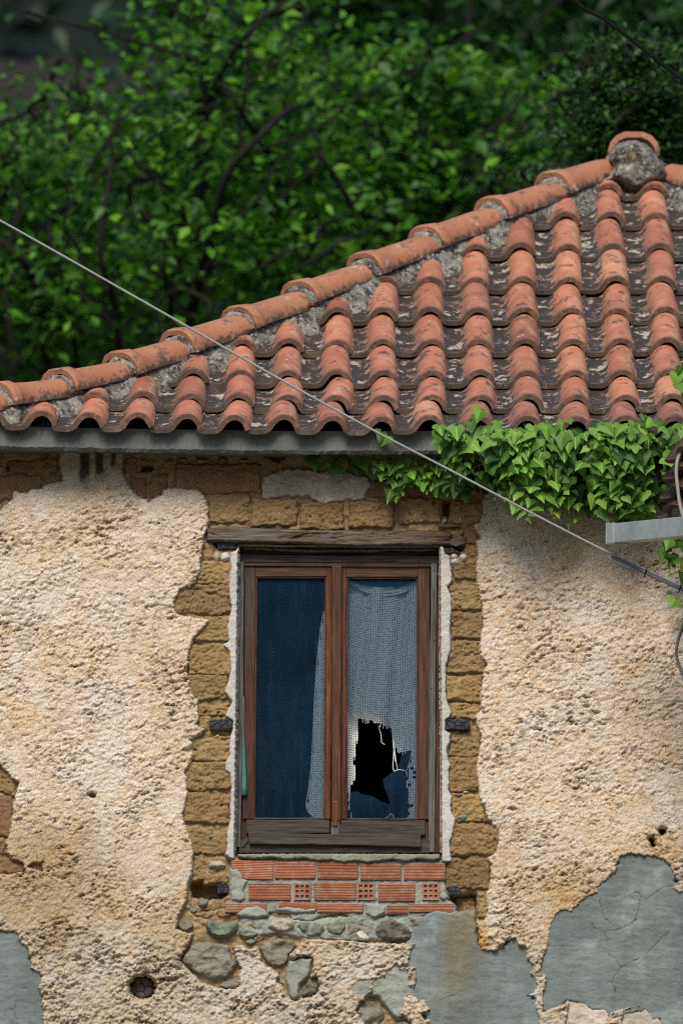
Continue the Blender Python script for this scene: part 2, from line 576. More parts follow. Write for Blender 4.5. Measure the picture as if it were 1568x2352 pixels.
def mat_leaf(name, dark, mid, light, trans=.35, rough=.45, tint=False, obj_rand=False, yellow=False):
    s = M(name, rough, .35)
    if tint: col = s.mix(1., (1, 1, 1), s.tint(), 'MULTIPLY')
    if tint:
        col = s.tint()
    else:
        r = s.rand()
        st = [(0, dark), (.45, mid), (.93, light)] + ([(.965, light), (.985, (.32, .25, .03))] if yellow else [])
        nd = s.ramp(r, st)
        col = s.mix(s.ramp(s.noise(30, 3, .5), [(.35, .0), (.7, .35)]), nd, light)
        sep = s.n("ShaderNodeSeparateXYZ"); s.l(s.co, sep.inputs[0])
        ax = s.math('ABSOLUTE', sep.outputs[0])
        vein = s.ramp(ax, [(0., .7), (.0018, .35), (.003, 0.)])
        col = s.mix(vein, col, tuple(min(1, x * 1.7 + .02) for x in light))
    s.color(col)
    tr = s.n("ShaderNodeBsdfTranslucent"); s.l(s.mix(1., col, (1.25, 1.3, .55), 'MULTIPLY'), tr.inputs[0])
    mx = s.n("ShaderNodeMixShader"); mx.inputs[0].default_value = trans
    out = s.t.nodes["Material Output"]
    s.l(s.b.outputs[0], mx.inputs[1]); s.l(tr.outputs[0], mx.inputs[2]); s.l(mx.outputs[0], out.inputs[0])
    return s.m


def mat_plain(name, c, rough=.6, spec=.3, metal=0., var=.25, sc=20, bump=.2):
    s = M(name, rough, spec)
    s.b.inputs["Metallic"].default_value = metal
    col = s.ramp(s.noise(sc, 5, .65), [(.3, tuple(x * (1 - var) for x in c)), (.7, tuple(min(1, x * (1 + var)) for x in c))])
    s.color(col)
    return s.bump(s.noise(sc * 6, 4, .65), bump, .003).m


def mat_glass():
    s = M("window_glass")
    t = s.t; out = t.nodes["Material Output"]
    fr = s.n("ShaderNodeFresnel", IOR=1.5)
    gl = s.n("ShaderNodeBsdfGlossy"); gl.inputs["Color"].default_value = (.30, .60, 1, 1); gl.inputs["Roughness"].default_value = .03
    tr = s.n("ShaderNodeBsdfTransparent"); tr.inputs[0].default_value = (.93, .96, .97, 1)
    m1 = s.n("ShaderNodeMixShader"); s.l(fr.outputs[0], m1.inputs[0]); s.l(tr.outputs[0], m1.inputs[1]); s.l(gl.outputs[0], m1.inputs[2])
    di = s.n("ShaderNodeBsdfDiffuse"); di.inputs[0].default_value = (.08, .22, .38, 1)  # blue veil: dirt together with reflected haze painted as diffuse colour
    haze_dirt = s.math('ADD', s.math('ADD', s.ramp(s.noise(4, 4, .6), [(.3, .03), (.7, .08)]), s.math('MULTIPLY', s.ramp(s.noise(1., 5, .7, s.mapping((30, 30, 3))), [(.5, 0.), (.75, 1.)]), .05)), s.math('MULTIPLY', s.ramp(s.noise(95, 2, .4), [(.74, 0.), (.80, 1.)]), .22))
    m2 = s.n("ShaderNodeMixShader"); s.l(haze_dirt, m2.inputs[0]); s.l(m1.outputs[0], m2.inputs[1]); s.l(di.outputs[0], m2.inputs[2])
    s.l(m2.outputs[0], out.inputs[0])
    return s.m

# ------------------------------------------------------------------ house: materials
MT = {}
MT['rough'] = mat_roughcast()
MT['adobe'] = mat_adobe((.235, .158, .072), (.34, .236, .112), "adobe")
MT['adobe_brown'] = mat_adobe((.20, .115, .062), (.27, .165, .092), "brown_adobe")
MT['mud'] = mat_adobe((.22, .155, .080), (.36, .265, .145), "mud")
MT['cement'] = mat_cement((.145, .170, .163), "cement_render", tint=True)
MT['infill'] = mat_cement((.235, .25, .21), "brick_mortar")
MT['sill'] = mat_cement((.20, .215, .165), "sill_mortar")
MT['palep'] = mat_cement((.44, .385, .31), "smooth_plaster", .75, 1.15)
MT['greyp'] = mat_cement((.36, .325, .26), "grey_plaster", .6, 1.25)
MT['slab'] = mat_cement((.115, .122, .113), "eaves_concrete", .4, 1.5)
MT['jamb'] = mat_jamb()
MT['tile'] = mat_tile()
MT['olddull'] = mat_tile("old_dark_clay", True)
MT['cap'] = mat_cap()
MT['bed'] = mat_bedding()
MT['red_z'] = mat_wood("varnished_wood", (.035, .012, .006), (.075, .026, .012), (.135, .052, .020), 'z', (.075, .055, .04), .16, .5)
MT['red_x'] = mat_wood("varnished_rail", (.045, .020, .011), (.08, .037, .019), (.125, .062, .03), 'x', (.085, .068, .05), .25, .55)
MT['brn_z'] = mat_wood("bright_varnished_wood", (.06, .02, .008), (.13, .048, .016), (.25, .10, .03), 'z', None, 0, .45)
MT['grey_z'] = mat_wood("weathered_wood", (.04, .032, .026), (.085, .073, .057), (.15, .135, .11), 'z', (.15, .155, .145), .55, .85)
MT['grey_x'] = mat_wood("weathered_rail", (.026, .020, .017), (.06, .047, .037), (.11, .09, .07), 'x', (.082, .072, .060), .40, .85)
MT['lintel'] = mat_wood("old_beam_wood", (.05, .032, .021), (.105, .072, .048), (.175, .13, .095), 'x', (.17, .155, .13), .30, .9)
MT['char'] = mat_char()
MT['brick'] = mat_brick()
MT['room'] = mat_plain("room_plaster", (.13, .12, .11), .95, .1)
MT['glass'] = mat_glass()
MT['st_grey'] = mat_stone("grey_stone", (.15, .14, .10), (.25, .235, .175))
MT['st_green'] = mat_stone("green_stone", (.10, .125, .09), (.21, .235, .17))
MT['st_pale'] = mat_stone("pale_stone", (.31, .285, .205), (.42, .39, .29))
MT['st_white'] = mat_stone("white_stone", (.50, .45, .39), (.64, .58, .52))
MT['st_dark'] = mat_stone("dark_stone", (.085, .085, .068), (.19, .18, .14))

house = empty("house", (0, 0, 0))
tag(house, "old stucco house with a terracotta hip roof and one broken window", "house")


def UVg(X, Z, y=-.03):
    q = np.stack([X - CAM[0], np.full(X.shape, y - CAM[1]), Z - CAM[2]], -1) @ R
    return 784 + q[..., 0] / -q[..., 2] * S0 * DIST, 1176 - q[..., 1] / -q[..., 2] * S0 * DIST


XL = P(-30, 1500, -.03)[0]
XR = XL + 5.1
ZT = P(784, 1036, -.03)[2]                     # wall top, under the eaves slab
FY = -.03

# ------------------------------------------------------------------ outlines measured on the wall
LEFT_EDGE = [(284, 1020), (285, 1055), (282, 1074), (290, 1100), (298, 1116), (312, 1129), (320, 1138), (336, 1146), (342, 1151), (355, 1140), (371, 1135), (373, 1126), (389, 1116), (406, 1118), (429, 1121), (454, 1122), (469, 1135), (477, 1154), (482, 1170), (477, 1180), (482, 1196), (478, 1212), (472, 1228), (470, 1247), (464, 1262), (467, 1276), (459, 1289), (464, 1301), (461, 1317), (451, 1329), (450, 1341), (433, 1351), (415, 1355), (409, 1367), (402, 1381), (402, 1399), (407, 1409), (425, 1415), (481, 1420), (479, 1431), (467, 1447), (451, 1459), (441, 1481), (435, 1503), (435, 1523), (429, 1543), (435, 1563), (441, 1589), (455, 1609), (457, 1625), (460, 1641), (455, 1663), (471, 1676), (443, 1701), (443, 1715), (447, 1735), (437, 1759), (428, 1775), (430, 1801), (433, 1821), (427, 1847), (420, 1875), (427, 1895), (435, 1911), (441, 1931), (445, 1951), (445, 1981), (441, 2011), (433, 2035), (431, 2067), (421, 2085), (410, 2109), (408, 2134), (444, 2143), (438, 2165), (424, 2187), (413, 2204), (444, 2235), (464, 2255), (492, 2266), (503, 2269), (536, 2271), (550, 2263), (545, 2240), (552, 2225), (540, 2205), (537, 2180), (545, 2170), (560, 2172), (575, 2179), (587, 2172), (598, 2182), (600, 2205), (610, 2216), (629, 2227), (640, 2238), (637, 2255), (648, 2263), (660, 2285), (671, 2299), (682, 2297), (690, 2291), (715, 2290), (730, 2277), (732, 2263), (727, 2243), (712, 2246), (718, 2221), (718, 2201), (700, 2196), (668, 2207), (662, 2193), (685, 2173), (699, 2154), (744, 2157), (800, 2159), (847, 2165), (862, 2165), (900, 2166), (946, 2165), (965, 2160)]
RIGHT_EDGE = [(1060, 2140), (1095, 2143), (1095, 2116), (1114, 2109), (1117, 2092), (1114, 2059), (1124, 2019), (1126, 1986), (1117, 1970), (1135, 1958), (1141, 1938), (1143, 1914), (1131, 1897), (1120, 1886), (1111, 1858), (1102, 1843), (1098, 1817), (1094, 1789), (1092, 1761), (1096, 1733), (1102, 1710), (1102, 1688), (1092, 1667), (1088, 1643), (1105, 1628), (1100, 1602), (1105, 1570), (1107, 1549), (1113, 1536), (1115, 1525), (1100, 1506), (1100, 1465), (1107, 1446), (1105, 1405), (1103, 1390), (1098, 1362), (1092, 1340), (1092, 1306), (1094, 1275), (1092, 1252), (1089, 1239), (1100, 1237), (1100, 1230), (1090, 1219), (1088, 1203), (1100, 1198), (1107, 1176), (1104, 1157), (1109, 1144), (1120, 1100), (1130, 1020)]
HOLES_U = {
    'main': LEFT_EDGE + RIGHT_EDGE,
    'top_left': [(-60, 1020), (137, 1020), (135, 1060), (141, 1090), (141, 1102), (118, 1108), (102, 1113), (99, 1122), (86, 1119), (69, 1124), (64, 1132), (42, 1127), (30, 1129), (29, 1145), (8, 1161), (0, 1170), (-60, 1190)],
    'left_low': [(-60, 1750), (0, 1758), (14, 1775), (28, 1789), (42, 1798), (34, 1828), (28, 1861), (25, 1889), (20, 1915), (13, 1929), (14, 1959), (25, 1973), (53, 1985), (55, 2001), (31, 2004), (6, 2007), (-60, 2012)],
    'left_nick': [(67, 1990), (78, 1982), (95, 1985), (98, 1999), (84, 1996)],
    'left_patch': [(-60, 2141), (0, 2141), (36, 2144), (48, 2169), (62, 2178), (70, 2206), (67, 2223), (95, 2242), (92, 2256), (84, 2270), (95, 2293), (94, 2318), (98, 2352), (110, 2420), (80, 2520), (-60, 2540)],
    'mid_patch': [(1005, 2106), (1050, 2112), (1092, 2112), (1095, 2143), (1100, 2187), (1134, 2185), (1151, 2182), (1162, 2163), (1182, 2157), (1187, 2173), (1206, 2179), (1206, 2203), (1223, 2218), (1213, 2234), (1223, 2246), (1229, 2263), (1223, 2278), (1206, 2285), (1225, 2292), (1225, 2314), (1235, 2338), (1237, 2360), (1200, 2430), (1060, 2450), (993, 2400), (993, 2352), (991, 2322), (980, 2297), (963, 2294), (949, 2277), (958, 2257), (960, 2224), (939, 2215), (946, 2182), (958, 2162), (969, 2126)],
    'right_patch': [(1288, 2093), (1312, 2095), (1336, 2071), (1355, 2059), (1379, 2052), (1372, 2040), (1398, 2018), (1417, 2002), (1415, 1990), (1427, 1968), (1441, 1963), (1475, 1966), (1511, 1970), (1537, 1987), (1542, 2009), (1554, 2023), (1535, 2038), (1556, 2054), (1640, 2040), (1690, 2150), (1680, 2400), (1560, 2440), (1513, 2352), (1501, 2326), (1484, 2328), (1470, 2306), (1432, 2314), (1417, 2318), (1398, 2328), (1388, 2302), (1364, 2305), (1345, 2290), (1324, 2285), (1309, 2287), (1297, 2304), (1264, 2314), (1248, 2321), (1249, 2302), (1249, 2278), (1257, 2256), (1255, 2239), (1242, 2225), (1249, 2198), (1261, 2170), (1266, 2136), (1273, 2110)],
    'log': [(327 + 31 * math.cos(a), 2267 + 29 * math.sin(a)) for a in np.linspace(0, 6.28, 15)[:-1]],
    'nick_a': [(204, 1824), (211, 1820), (219, 1824), (217, 1830), (209, 1831)],
    'nick_b': [(1510, 1905), (1518, 1901), (1530, 1903), (1528, 1915), (1516, 1919), (1513, 1910)],
    'nick_c': [(1489, 1927), (1499, 1921), (1502, 1932), (1507, 1942), (1495, 1946), (1492, 1936)],
    'stone_hole': [(844, 2283), (862, 2282), (882, 2293), (898, 2318), (906, 2334), (925, 2333), (941, 2347), (945, 2390), (850, 2390), (838, 2345), (817, 2320), (825, 2305), (837, 2298)],
    'nick_d': [(972, 2332), (985, 2322), (1000, 2325), (990, 2337), (977, 2340)],
    'pale_a': [(1309, 2289), (1324, 2287), (1345, 2292), (1364, 2307), (1386, 2304), (1396, 2330), (1380, 2365), (1300, 2370), (1305, 2330)],
    'pale_b': [(1434, 2322), (1470, 2312), (1484, 2332), (1500, 2330), (1512, 2356), (1500, 2380), (1425, 2380)],
    'grey_lump_a': [(812, 2268), (820, 2256), (838, 2253), (846, 2262), (843, 2278), (828, 2287), (815, 2281)],
    'grey_lump_b': [(856, 2262), (866, 2250), (884, 2243), (900, 2226), (912, 2214), (916, 2230), (928, 2232), (936, 2245), (934, 2262), (944, 2275), (925, 2290), (922, 2310), (914, 2332), (900, 2318), (886, 2296), (880, 2284), (862, 2283)],
}
HOLES = {k: PX(v, FY) for k, v in HOLES_U.items()}
OPEN_U = [(548, 1252), (1009, 1254), (1013, 1958), (540, 1958)]
OPEN = PX(OPEN_U, FY)

# ------------------------------------------------------------------ the wall shell and the room behind the window
bm = bmesh.new()


def quad(bm, a, b, c, d):
    return bm.faces.new([bm.verts.new(p) for p in (a, b, c, d)])


YB = 5.6
quad(bm, (XL, FY - .004, 0), (XL, FY - .004, ZT), (XL, YB, ZT), (XL, YB, 0))
quad(bm, (XR, FY, 0), (XR, FY, ZT), (XR, YB, ZT), (XR, YB, 0))
quad(bm, (XL, YB, 0), (XR, YB, 0), (XR, YB, ZT), (XL, YB, ZT))
# backing of the front wall, with the window opening left free
yb = .16
ox0, ox1 = OPEN[:, 0].min() + .01, OPEN[:, 0].max() - .01
oz0, oz1 = OPEN[:, 1].min() + .01, OPEN[:, 1].max() - .01
quad(bm, (XL, yb, 0), (ox0, yb, 0), (ox0, yb, ZT), (XL, yb, ZT))
quad(bm, (ox1, yb, 0), (XR, yb, 0), (XR, yb, ZT), (ox1, yb, ZT))
quad(bm, (ox0, yb, 0), (ox1, yb, 0), (ox1, yb, oz0), (ox0, yb, oz0))
quad(bm, (ox0, yb, oz1), (ox1, yb, oz1), (ox1, yb, ZT), (ox0, yb, ZT))
quad(bm, (XL, FY, ZT), (XR, FY, ZT), (XR, YB, ZT), (XL, YB, ZT))
wall = finish(bm, "wall", MT['mud'], house)

bm = bmesh.new()
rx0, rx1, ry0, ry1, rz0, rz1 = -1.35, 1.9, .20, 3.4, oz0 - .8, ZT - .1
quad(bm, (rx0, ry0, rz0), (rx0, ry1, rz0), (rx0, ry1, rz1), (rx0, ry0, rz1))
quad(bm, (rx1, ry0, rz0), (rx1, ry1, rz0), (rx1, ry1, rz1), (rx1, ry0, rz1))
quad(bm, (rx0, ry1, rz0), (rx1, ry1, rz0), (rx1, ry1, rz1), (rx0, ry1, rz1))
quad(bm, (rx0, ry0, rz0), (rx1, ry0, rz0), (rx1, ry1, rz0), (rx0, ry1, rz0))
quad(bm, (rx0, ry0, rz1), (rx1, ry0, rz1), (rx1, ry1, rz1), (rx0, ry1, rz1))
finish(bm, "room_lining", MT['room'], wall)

# reveals of the opening
A = [P(u, v, FY + .012) for u, v in OPEN_U]
B = [a + np.array([0, .30, 0]) for a in A]
for nm, i, j, m in (("window_reveal", 3, 0, 'jamb'), ("window_reveal", 1, 2, 'jamb'), ("window_head", 0, 1, 'greyp'), ("sill_bed", 2, 3, 'sill')):
    n = 24
    ii = [A[i] + (A[j] - A[i]) * k / n for k in range(n + 1)]
    V, q = [], []
    for k in range(n + 1):
        for yy in range(5):
            off = .003 * perlin(np.array(k * .7), np.array(yy * 1.3 + i * 9.), i) if yy else 0
            p = ii[k] + np.array([0, .30 * yy / 4, 0])
            p = p + (np.array([off, 0, 0]) if m == 'jamb' else np.array([0, 0, off]))
            V.append(p)
    for k in range(n):
        for yy in range(4):
            q.append((k * 5 + yy, k * 5 + yy + 1, (k + 1) * 5 + yy + 1, (k + 1) * 5 + yy))
    add(nm, mesh_np(nm, V, quads=np.array(q)), MT[m], wall)


# ------------------------------------------------------------------ roughcast: one rough sheet over the whole front
def axis(lo, hi, f0, f1, fine, coarse):
    a = np.arange(lo, f0, coarse); b = np.arange(f0, f1, fine); c = np.arange(f1, hi + coarse, coarse)
    return np.concatenate([a, b, np.minimum(c, hi)])


xs = axis(XL, XR, XL, 1.70, .0042, .06)
zs = axis(0, ZT + .01, P(784, 2420, -.03)[2], ZT + .01, .0042, .06)
X, Z = np.meshgrid(xs, zs)
U, Vv = UVg(X, Z)
hol = np.full(X.shape, -.08)
for k, p in HOLES.items():
    hol = np.maximum(hol, sdf_box(p, X, Z))
en = .010 * fbm(X * 40, Z * 40, 5, 4, .6) + .0035 * perlin(X * 150, Z * 150, 8)
d = -hol + en
ca, sa = math.cos(.25), math.sin(.25)
Xr, Zr = X * ca + Z * sa, -X * sa + Z * ca
# spattered lumps: droopy, wider than tall, with undercut-looking hollows below
wz = Zr + .004 * perlin(X * 90, Z * 90, 21)
wx = Xr + .004 * perlin(X * 90, Z * 90, 31)
n0 = fbm(wx * 27, wz * 42, 41, 3, .62)
wz = wz + .010 * n0                                # lumps lean downwards
n1 = fbm(wx * 27, wz * 42, 41, 4, .68)
n2 = 1 - np.abs(fbm(wx * 60, wz * 84, 51, 3, .65)) * 3.2
n3 = np.clip(1 - worley(wx * 56, wz * 74, 61) * 1.25, 0, 1)
lum = perlin(X * 4.3, Z * 4.3, 71)
amp = 1.0 - .72 * sm(1175, 1105, Vv) * (1 - .4 * sm(300, 500, U)) + .25 * sm(2050, 2200, Vv)
amp = amp * (1 - .35 * sm(1050, 1150, U) * sm(1320, 1200, Vv))
lum2 = fbm(X * 6.5, Z * 8, 73, 3)
amp = amp * (.42 + .5 * np.clip(lum + .5, 0, 1) + .75 * sm(-.15, .35, lum2))
pn = fbm(Xr * 22, Zr * 44, 81, 4, .62) + .25 * perlin(Xr * 3.2, Zr * 5.5, 83)
pit = np.clip(pn - .24, 0, .3) * .060
low_ = sm(2000, 2180, Vv)
rel = ((.0150 + .004 * low_) * n1 + .0034 * n2 + (.0045 + .005 * low_) * n3 + .0030 * perlin(X * 120, Z * 130, 47)) * amp - pit * amp + .006 * perlin(X * 3, Z * 3, 91)
# rolled lip at the broken edge
t = np.clip(d / .010, 0, 1)
Y = FY - rel * np.minimum(1, t * 1.6) + .034 * (1 - t) ** 2.2
Y = np.where(d < 0, FY + .036 + np.minimum(.03, -d * 3), Y)
Y = np.where((X < XL + .03), Y + .02 * (1 - (X - XL) / .03) ** 2, Y)
q, used = grid_faces(d > -.007)
# plaster tints: real stains, some eaves shade, darker lower corners
C = np.ones(X.shape + (3,))


def stain(w, c):
    global C
    C = C * (1 - w[..., None]) + C * np.array(c) * w[..., None]


ns = fbm(X * 9, Z * 9, 101, 4); nf = fbm(X * 28, Z * 28, 111, 3)
stain(sm(1165, 1085, Vv + 45 * ns) * .85, (.56, .62, .62))  # greyish plaster, part of the eaves shade put into the tint
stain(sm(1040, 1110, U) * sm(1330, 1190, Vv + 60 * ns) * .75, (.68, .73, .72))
for cx, w0, bot in ((196, 11, 1112), (229, 8, 1095), (262, 5, 1075)):
    stain(sm(w0 + 5, w0 - 3, np.abs(U - cx) + 6 * nf) * sm(bot + 14, bot - 20, Vv + 25 * nf), (.16, .17, .18))
stain(sm(210, 60, np.hypot((U - 110) / 1.2, Vv - 2010) + 110 * ns) * .75, (.66, .57, .42))
stain(sm(120, 20, np.hypot((U - 400) / 1.0, (Vv - 2150) / 1.6) + 80 * ns) * .55, (.74, .68, .52))
stain(sm(80, 10, np.hypot((U - 1500) / 1.6, Vv - 1950) + 50 * ns) * .7, (.88, .72, .45))
stain(sm(90, 20, np.hypot((U - 1290) / 1.4, Vv - 2040) + 60 * ns) * .6, (.78, .70, .52))
stain(sm(30, 5, np.hypot(U - 1102, (Vv - 2160) / 2) + 15 * nf) * .9, (.95, .66, .26))
stain(sm(2060, 2230, Vv + 70 * ns) * .8, (.90, 1.0, 1.08))
stain(sm(.15, .5, ns) * .35, (.80, .80, .76))
alg = fbm(Xr * 24 + 3, Zr * 50, 131, 4, .65) + .3 * perlin(Xr * 3.2, Zr * 5.5, 83)
stain(sm(.16, .40, alg) * .7, (.50, .50, .42))
stain(sm(.2, .55, fbm(X * 5, Z * 5, 121, 3)) * .5, (1.03, .88, .66))
stain(sm(.25, .6, fbm(X * 11, Z * 2.2, 141, 4)) * .35, (.84, .79, .68))
stain(sm(1800, 2200, Vv + 160 * ns) * .55, (.74, .71, .62))
stain(sm(520, 60, np.hypot(U - 0, (Vv - 2352) * .9) + 130 * ns) * .4, (.74, .72, .66))  # darker towards the lower left corner
stain(sm(600, 60, np.hypot(U - 1568, (Vv - 2352) * .9) + 130 * ns) * .4, (.76, .72, .64))  # darker towards the lower right corner
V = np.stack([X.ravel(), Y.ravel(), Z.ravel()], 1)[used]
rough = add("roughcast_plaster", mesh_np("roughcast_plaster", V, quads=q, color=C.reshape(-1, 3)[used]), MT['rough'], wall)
tag(rough, "cream and ochre roughcast plaster, broken away around the window")

# ------------------------------------------------------------------ mud core showing where the plaster is gone
xs = np.arange(XL, P(1180, 1500, 0)[0], .005); zs = np.arange(P(784, 2365, 0)[2], ZT + .01, .005)
X, Z = np.meshgrid(xs, zs)
U, Vv = UVg(X, Z, .01)
hol = np.full(X.shape, -.08)
for k in ('main', 'top_left', 'left_low', 'left_nick', 'log', 'nick_a', 'stone_hole', 'nick_d'):
    hol = np.maximum(hol, sdf_box(HOLES[k], X, Z))
opn = sdf_box(OPEN, X, Z)
lump = np.clip(1 - worley(X * 26, Z * 34, 3) * 1.2, 0, 1)
Y = .010 - .010 * fbm(X * 30, Z * 40, 4, 4) - .012 * lump
CAV = [([(436, 2030), (455, 2022), (520, 2024), (524, 2050), (510, 2066), (470, 2068), (440, 2062)], .10), ([(1026, 2058), (1094, 2052), (1096, 2104), (1030, 2106)], .07), ([(326, 1070), (352, 1070), (350, 1082), (324, 1082)], .09), ([(1014, 1150), (1034, 1148), (1030, 1192), (1016, 1190)], .07), ([(16, 1060), (42, 1058), (44, 1080), (20, 1082)], .06), ([(780, 1020), (600, 1046), (640, 1062), (660, 1046)], .05), ([(486, 1246), (548, 1240), (546, 1262), (500, 1260)], .06), ([(1018, 1250), (1072, 1246), (1062, 1266), (1030, 1268)], .06),
       ([(950, 2150), (958, 2128), (972, 2120), (966, 2160)], .05), ([(296, 2240), (358, 2240), (358, 2298), (296, 2298)], .16), ([(560, 2026), (571, 2026), (571, 2064), (560, 2062)], .05)]
for pl, dep in CAV:
    Y = Y + dep * sm(-.006, .012, sdf_box(PX(pl, .01), X, Z) + .006 * fbm(X * 50, Z * 50, 6, 2))
q, used = grid_faces((hol > -.04) & (opn < .004))
V = np.stack([X.ravel(), Y.ravel(), Z.ravel()], 1)[used]
add("mud_mortar", mesh_np("mud_mortar", V, quads=q), MT['mud'], wall)


# ------------------------------------------------------------------ adobe bricks, one by one
def adobe_bump(seed, rough_=1.):
    def f(X, Z, d):
        dent = np.clip(fbm(X * 24, Z * 34, seed + 2, 3) - .34, 0, 1)
        crk = np.clip(.06 - np.abs(fbm(X * 12, Z * 18, seed + 7, 3)), 0, 1) * np.clip(perlin(X * 9, Z * 9, seed + 5) + .1, 0, 1)
        return rough_ * (.009 * fbm(X * 18, Z * 34, seed, 4, .65) + .0030 * perlin(X * 95, Z * 120, seed + 9) + .0025 * np.clip(1 - worley(X * 60, Z * 60, seed + 1) * 2.2, 0, 1) - .045 * dent - .16 * crk) + .004 * perlin(X * 5, Z * 5, seed + 4)
    return f


def rect(x0, y0, x1, y1, j=3.0):
    r = lambda: random.uniform(-j, j)
    n = max(2, int((x1 - x0) / 28)); m = max(1, int((y1 - y0) / 28))
    pts = [(x0 + (x1 - x0) * i / n, y0 + r()) for i in range(n)] + [(x1 + r(), y0 + (y1 - y0) * i / m) for i in range(m)]
    pts += [(x1 - (x1 - x0) * i / n, y1 + r()) for i in range(n)] + [(x0 + r(), y1 - (y1 - y0) * i / m) for i in range(m)]
    return pts


ADOBE = [  # x0,y0,x1,y1,kind,front
    (399, 1068, 601, 1134, 'b', -.012), (-40, 1090, 100, 1150, 'b', -.010), (84, 1056, 136, 1084, 'a', -.006), (20, 1060, 78, 1086, 'b', .0), (104, 1088, 142, 1112, 'b', -.004),
    (284, 1052, 318, 1086, 'b', -.004), (300, 1098, 336, 1146, 'b', -.004), (340, 1092, 384, 1142, 'b', -.006), (847, 1102, 946, 1140, 'b', -.008), (950, 1100, 1040, 1142, 'b', -.006),
    (476, 1139, 574, 1199, 'a', -.010), (578, 1149, 681, 1209, 'a', -.014), (688, 1157, 790, 1214, 'a', -.014), (803, 1154, 902, 1212, 'a', -.016), (917, 1149, 1014, 1204, 'a', -.014), (1036, 1152, 1112, 1204, 'a', -.006),
    (452, 1293, 534, 1341, 'a', -.010), (396, 1344, 534, 1410, 'c', -.012), (444, 1414, 526, 1474, 'a', -.010), (430, 1481, 532, 1547, 'a', -.012), (428, 1551, 528, 1608, 'a', -.012), (452, 1614, 528, 1646, 'a', -.006), (450, 1647, 482, 1674, 'a', .0),
    (438, 1694, 530, 1746, 'a', -.012), (424, 1750, 532, 1814, 'a', -.014), (420, 1823, 530, 1888, 'c', -.012), (430, 1910, 522, 1960, 'a', -.010), (440, 1964, 500, 2004, 'a', .002), (470, 2008, 528, 2030, 'a', .0), (440, 2066, 520, 2092, 'c', .004),
    (1038, 1299, 1097, 1333, 'a', -.012), (1027, 1347, 1108, 1401, 'a', -.014), (1033, 1408, 1112, 1466, 'c', -.012), (1025, 1472, 1118, 1546, 'c', -.014), (1024, 1551, 1110, 1610, 'a', -.014), (1031, 1617, 1106, 1650, 'a', -.010),
    (1030, 1680, 1106, 1735, 'a', -.012), (1029, 1739, 1102, 1819, 'c', -.012), (1036, 1826, 1118, 1887, 'a', -.012), (1034, 1893, 1146, 1965, 'c', -.016), (1024, 1969, 1128, 2040, 'c', -.008), (1044, 2060, 1094, 2100, 'a', .05), (1094, 2046, 1118, 2108, 'a', -.004),
    (1062, 1214, 1098, 1252, 'b', -.004), (1066, 1254, 1098, 1296, 'a', -.004), (470, 1246, 492, 1286, 'a', -.004),
    (-40, 1766, 38, 1824, 'c', -.008), (-40, 1828, 30, 1920, 'b', -.008), (-40, 1926, 16, 1966, 'c', -.006), (-40, 1974, 56, 2004, 'b', -.006), (66, 1980, 99, 2001, 'b', -.008),
]
MT['adobe_mid'] = mat_adobe((.20, .130, .064), (.285, .192, .096), "tan_adobe")
for i, (a, b, c, e, k, fr) in enumerate(ADOBE):
    relief("adobe_brick", PX(rect(a, b - 1.5, c, e + 1.5, 4.5), .0), {'a': MT['adobe'], 'b': MT['adobe_brown'], 'c': MT['adobe_mid']}[k], wall, fr, .015, .008, adobe_bump(100 + 11 * i, .9 if k == 'b' else 1.5), .0042, .010, 38, i)

# rubble and mud crumbs in the joints: pebbles pressed into the core
PEB = [(467, 1319, 9, 8, 'st_green'), (517, 1279, 13, 12, 'st_white'), (499, 1279, 9, 15, 'st_pale'), (1062, 1877, 19, 14, 'st_green'), (1077, 1861, 9, 9, 'st_pale'), (1052, 1826, 13, 5, 'st_green'), (1039, 1764, 8, 9, 'st_green'), (1091, 1884, 6, 5, 'st_grey'), (498, 1986, 21, 11, 'st_pale'), (451, 1861, 7, 6, 'st_green'), (484, 1922, 6, 9, 'st_grey'), (467, 1958, 4, 4, 'st_white'), (500, 1690, 5, 4, 'st_white'), (1069, 1820, 9, 5, 'st_pale'), (498, 1842, 5, 4, 'st_pale'), (440, 1985, 0, 0, ''), (466, 2075, 14, 12, 'st_grey'), (1020, 1196, 8, 9, 'st_pale'), (1060, 1222, 8, 9, 'st_grey'), (388, 1062, 10, 8, 'st_grey'), (420, 1056, 12, 7, 'st_dark'), (462, 1058, 14, 8, 'st_grey'), (512, 1056, 12, 8, 'st_dark'), (560, 1058, 14, 8, 'st_grey'), (268, 0, 0, 0, ''), (330, 1060, 9, 7, 'st_grey'), (1086, 1215, 10, 9, 'st_grey'), (1045, 1290, 12, 12, 'st_white'), (1064, 1280, 12, 10, 'st_white'), (1042, 1278, 10, 9, 'st_white')]


def blob_poly(cx, cy, rx, ry, seed, n=18, j=.13):
    a = np.linspace(0, 2 * math.pi, n, endpoint=False)
    r = 1 + j * perlin(np.cos(a) * 1.6 + seed * 3.1, np.sin(a) * 1.6 + seed * 1.7, seed) * 2
    return [(cx + rx * r_ * math.cos(t), cy + ry * r_ * math.sin(t)) for t, r_ in zip(a, r)]


def stone_bump(seed, a=.006, facet=.01):
    def f(X, Z, d):
        return a * fbm(X * 28, Z * 34, seed, 4, .65) + facet * (.6 - np.abs(perlin(X * 11, Z * 17, seed + 3)) * 1.6) + .0015 * perlin(X * 110, Z * 110, seed)
    return f


for i, (cx, cy, rx, ry, m) in enumerate(PEB):
    if rx:
        relief("pebble", PX(blob_poly(cx, cy, rx, ry, i), -.01), MT[m], wall, -.020, .03, min(rx, ry) / S0 * .9, stone_bump(i, .002, .002), .003, .001, 60, i)

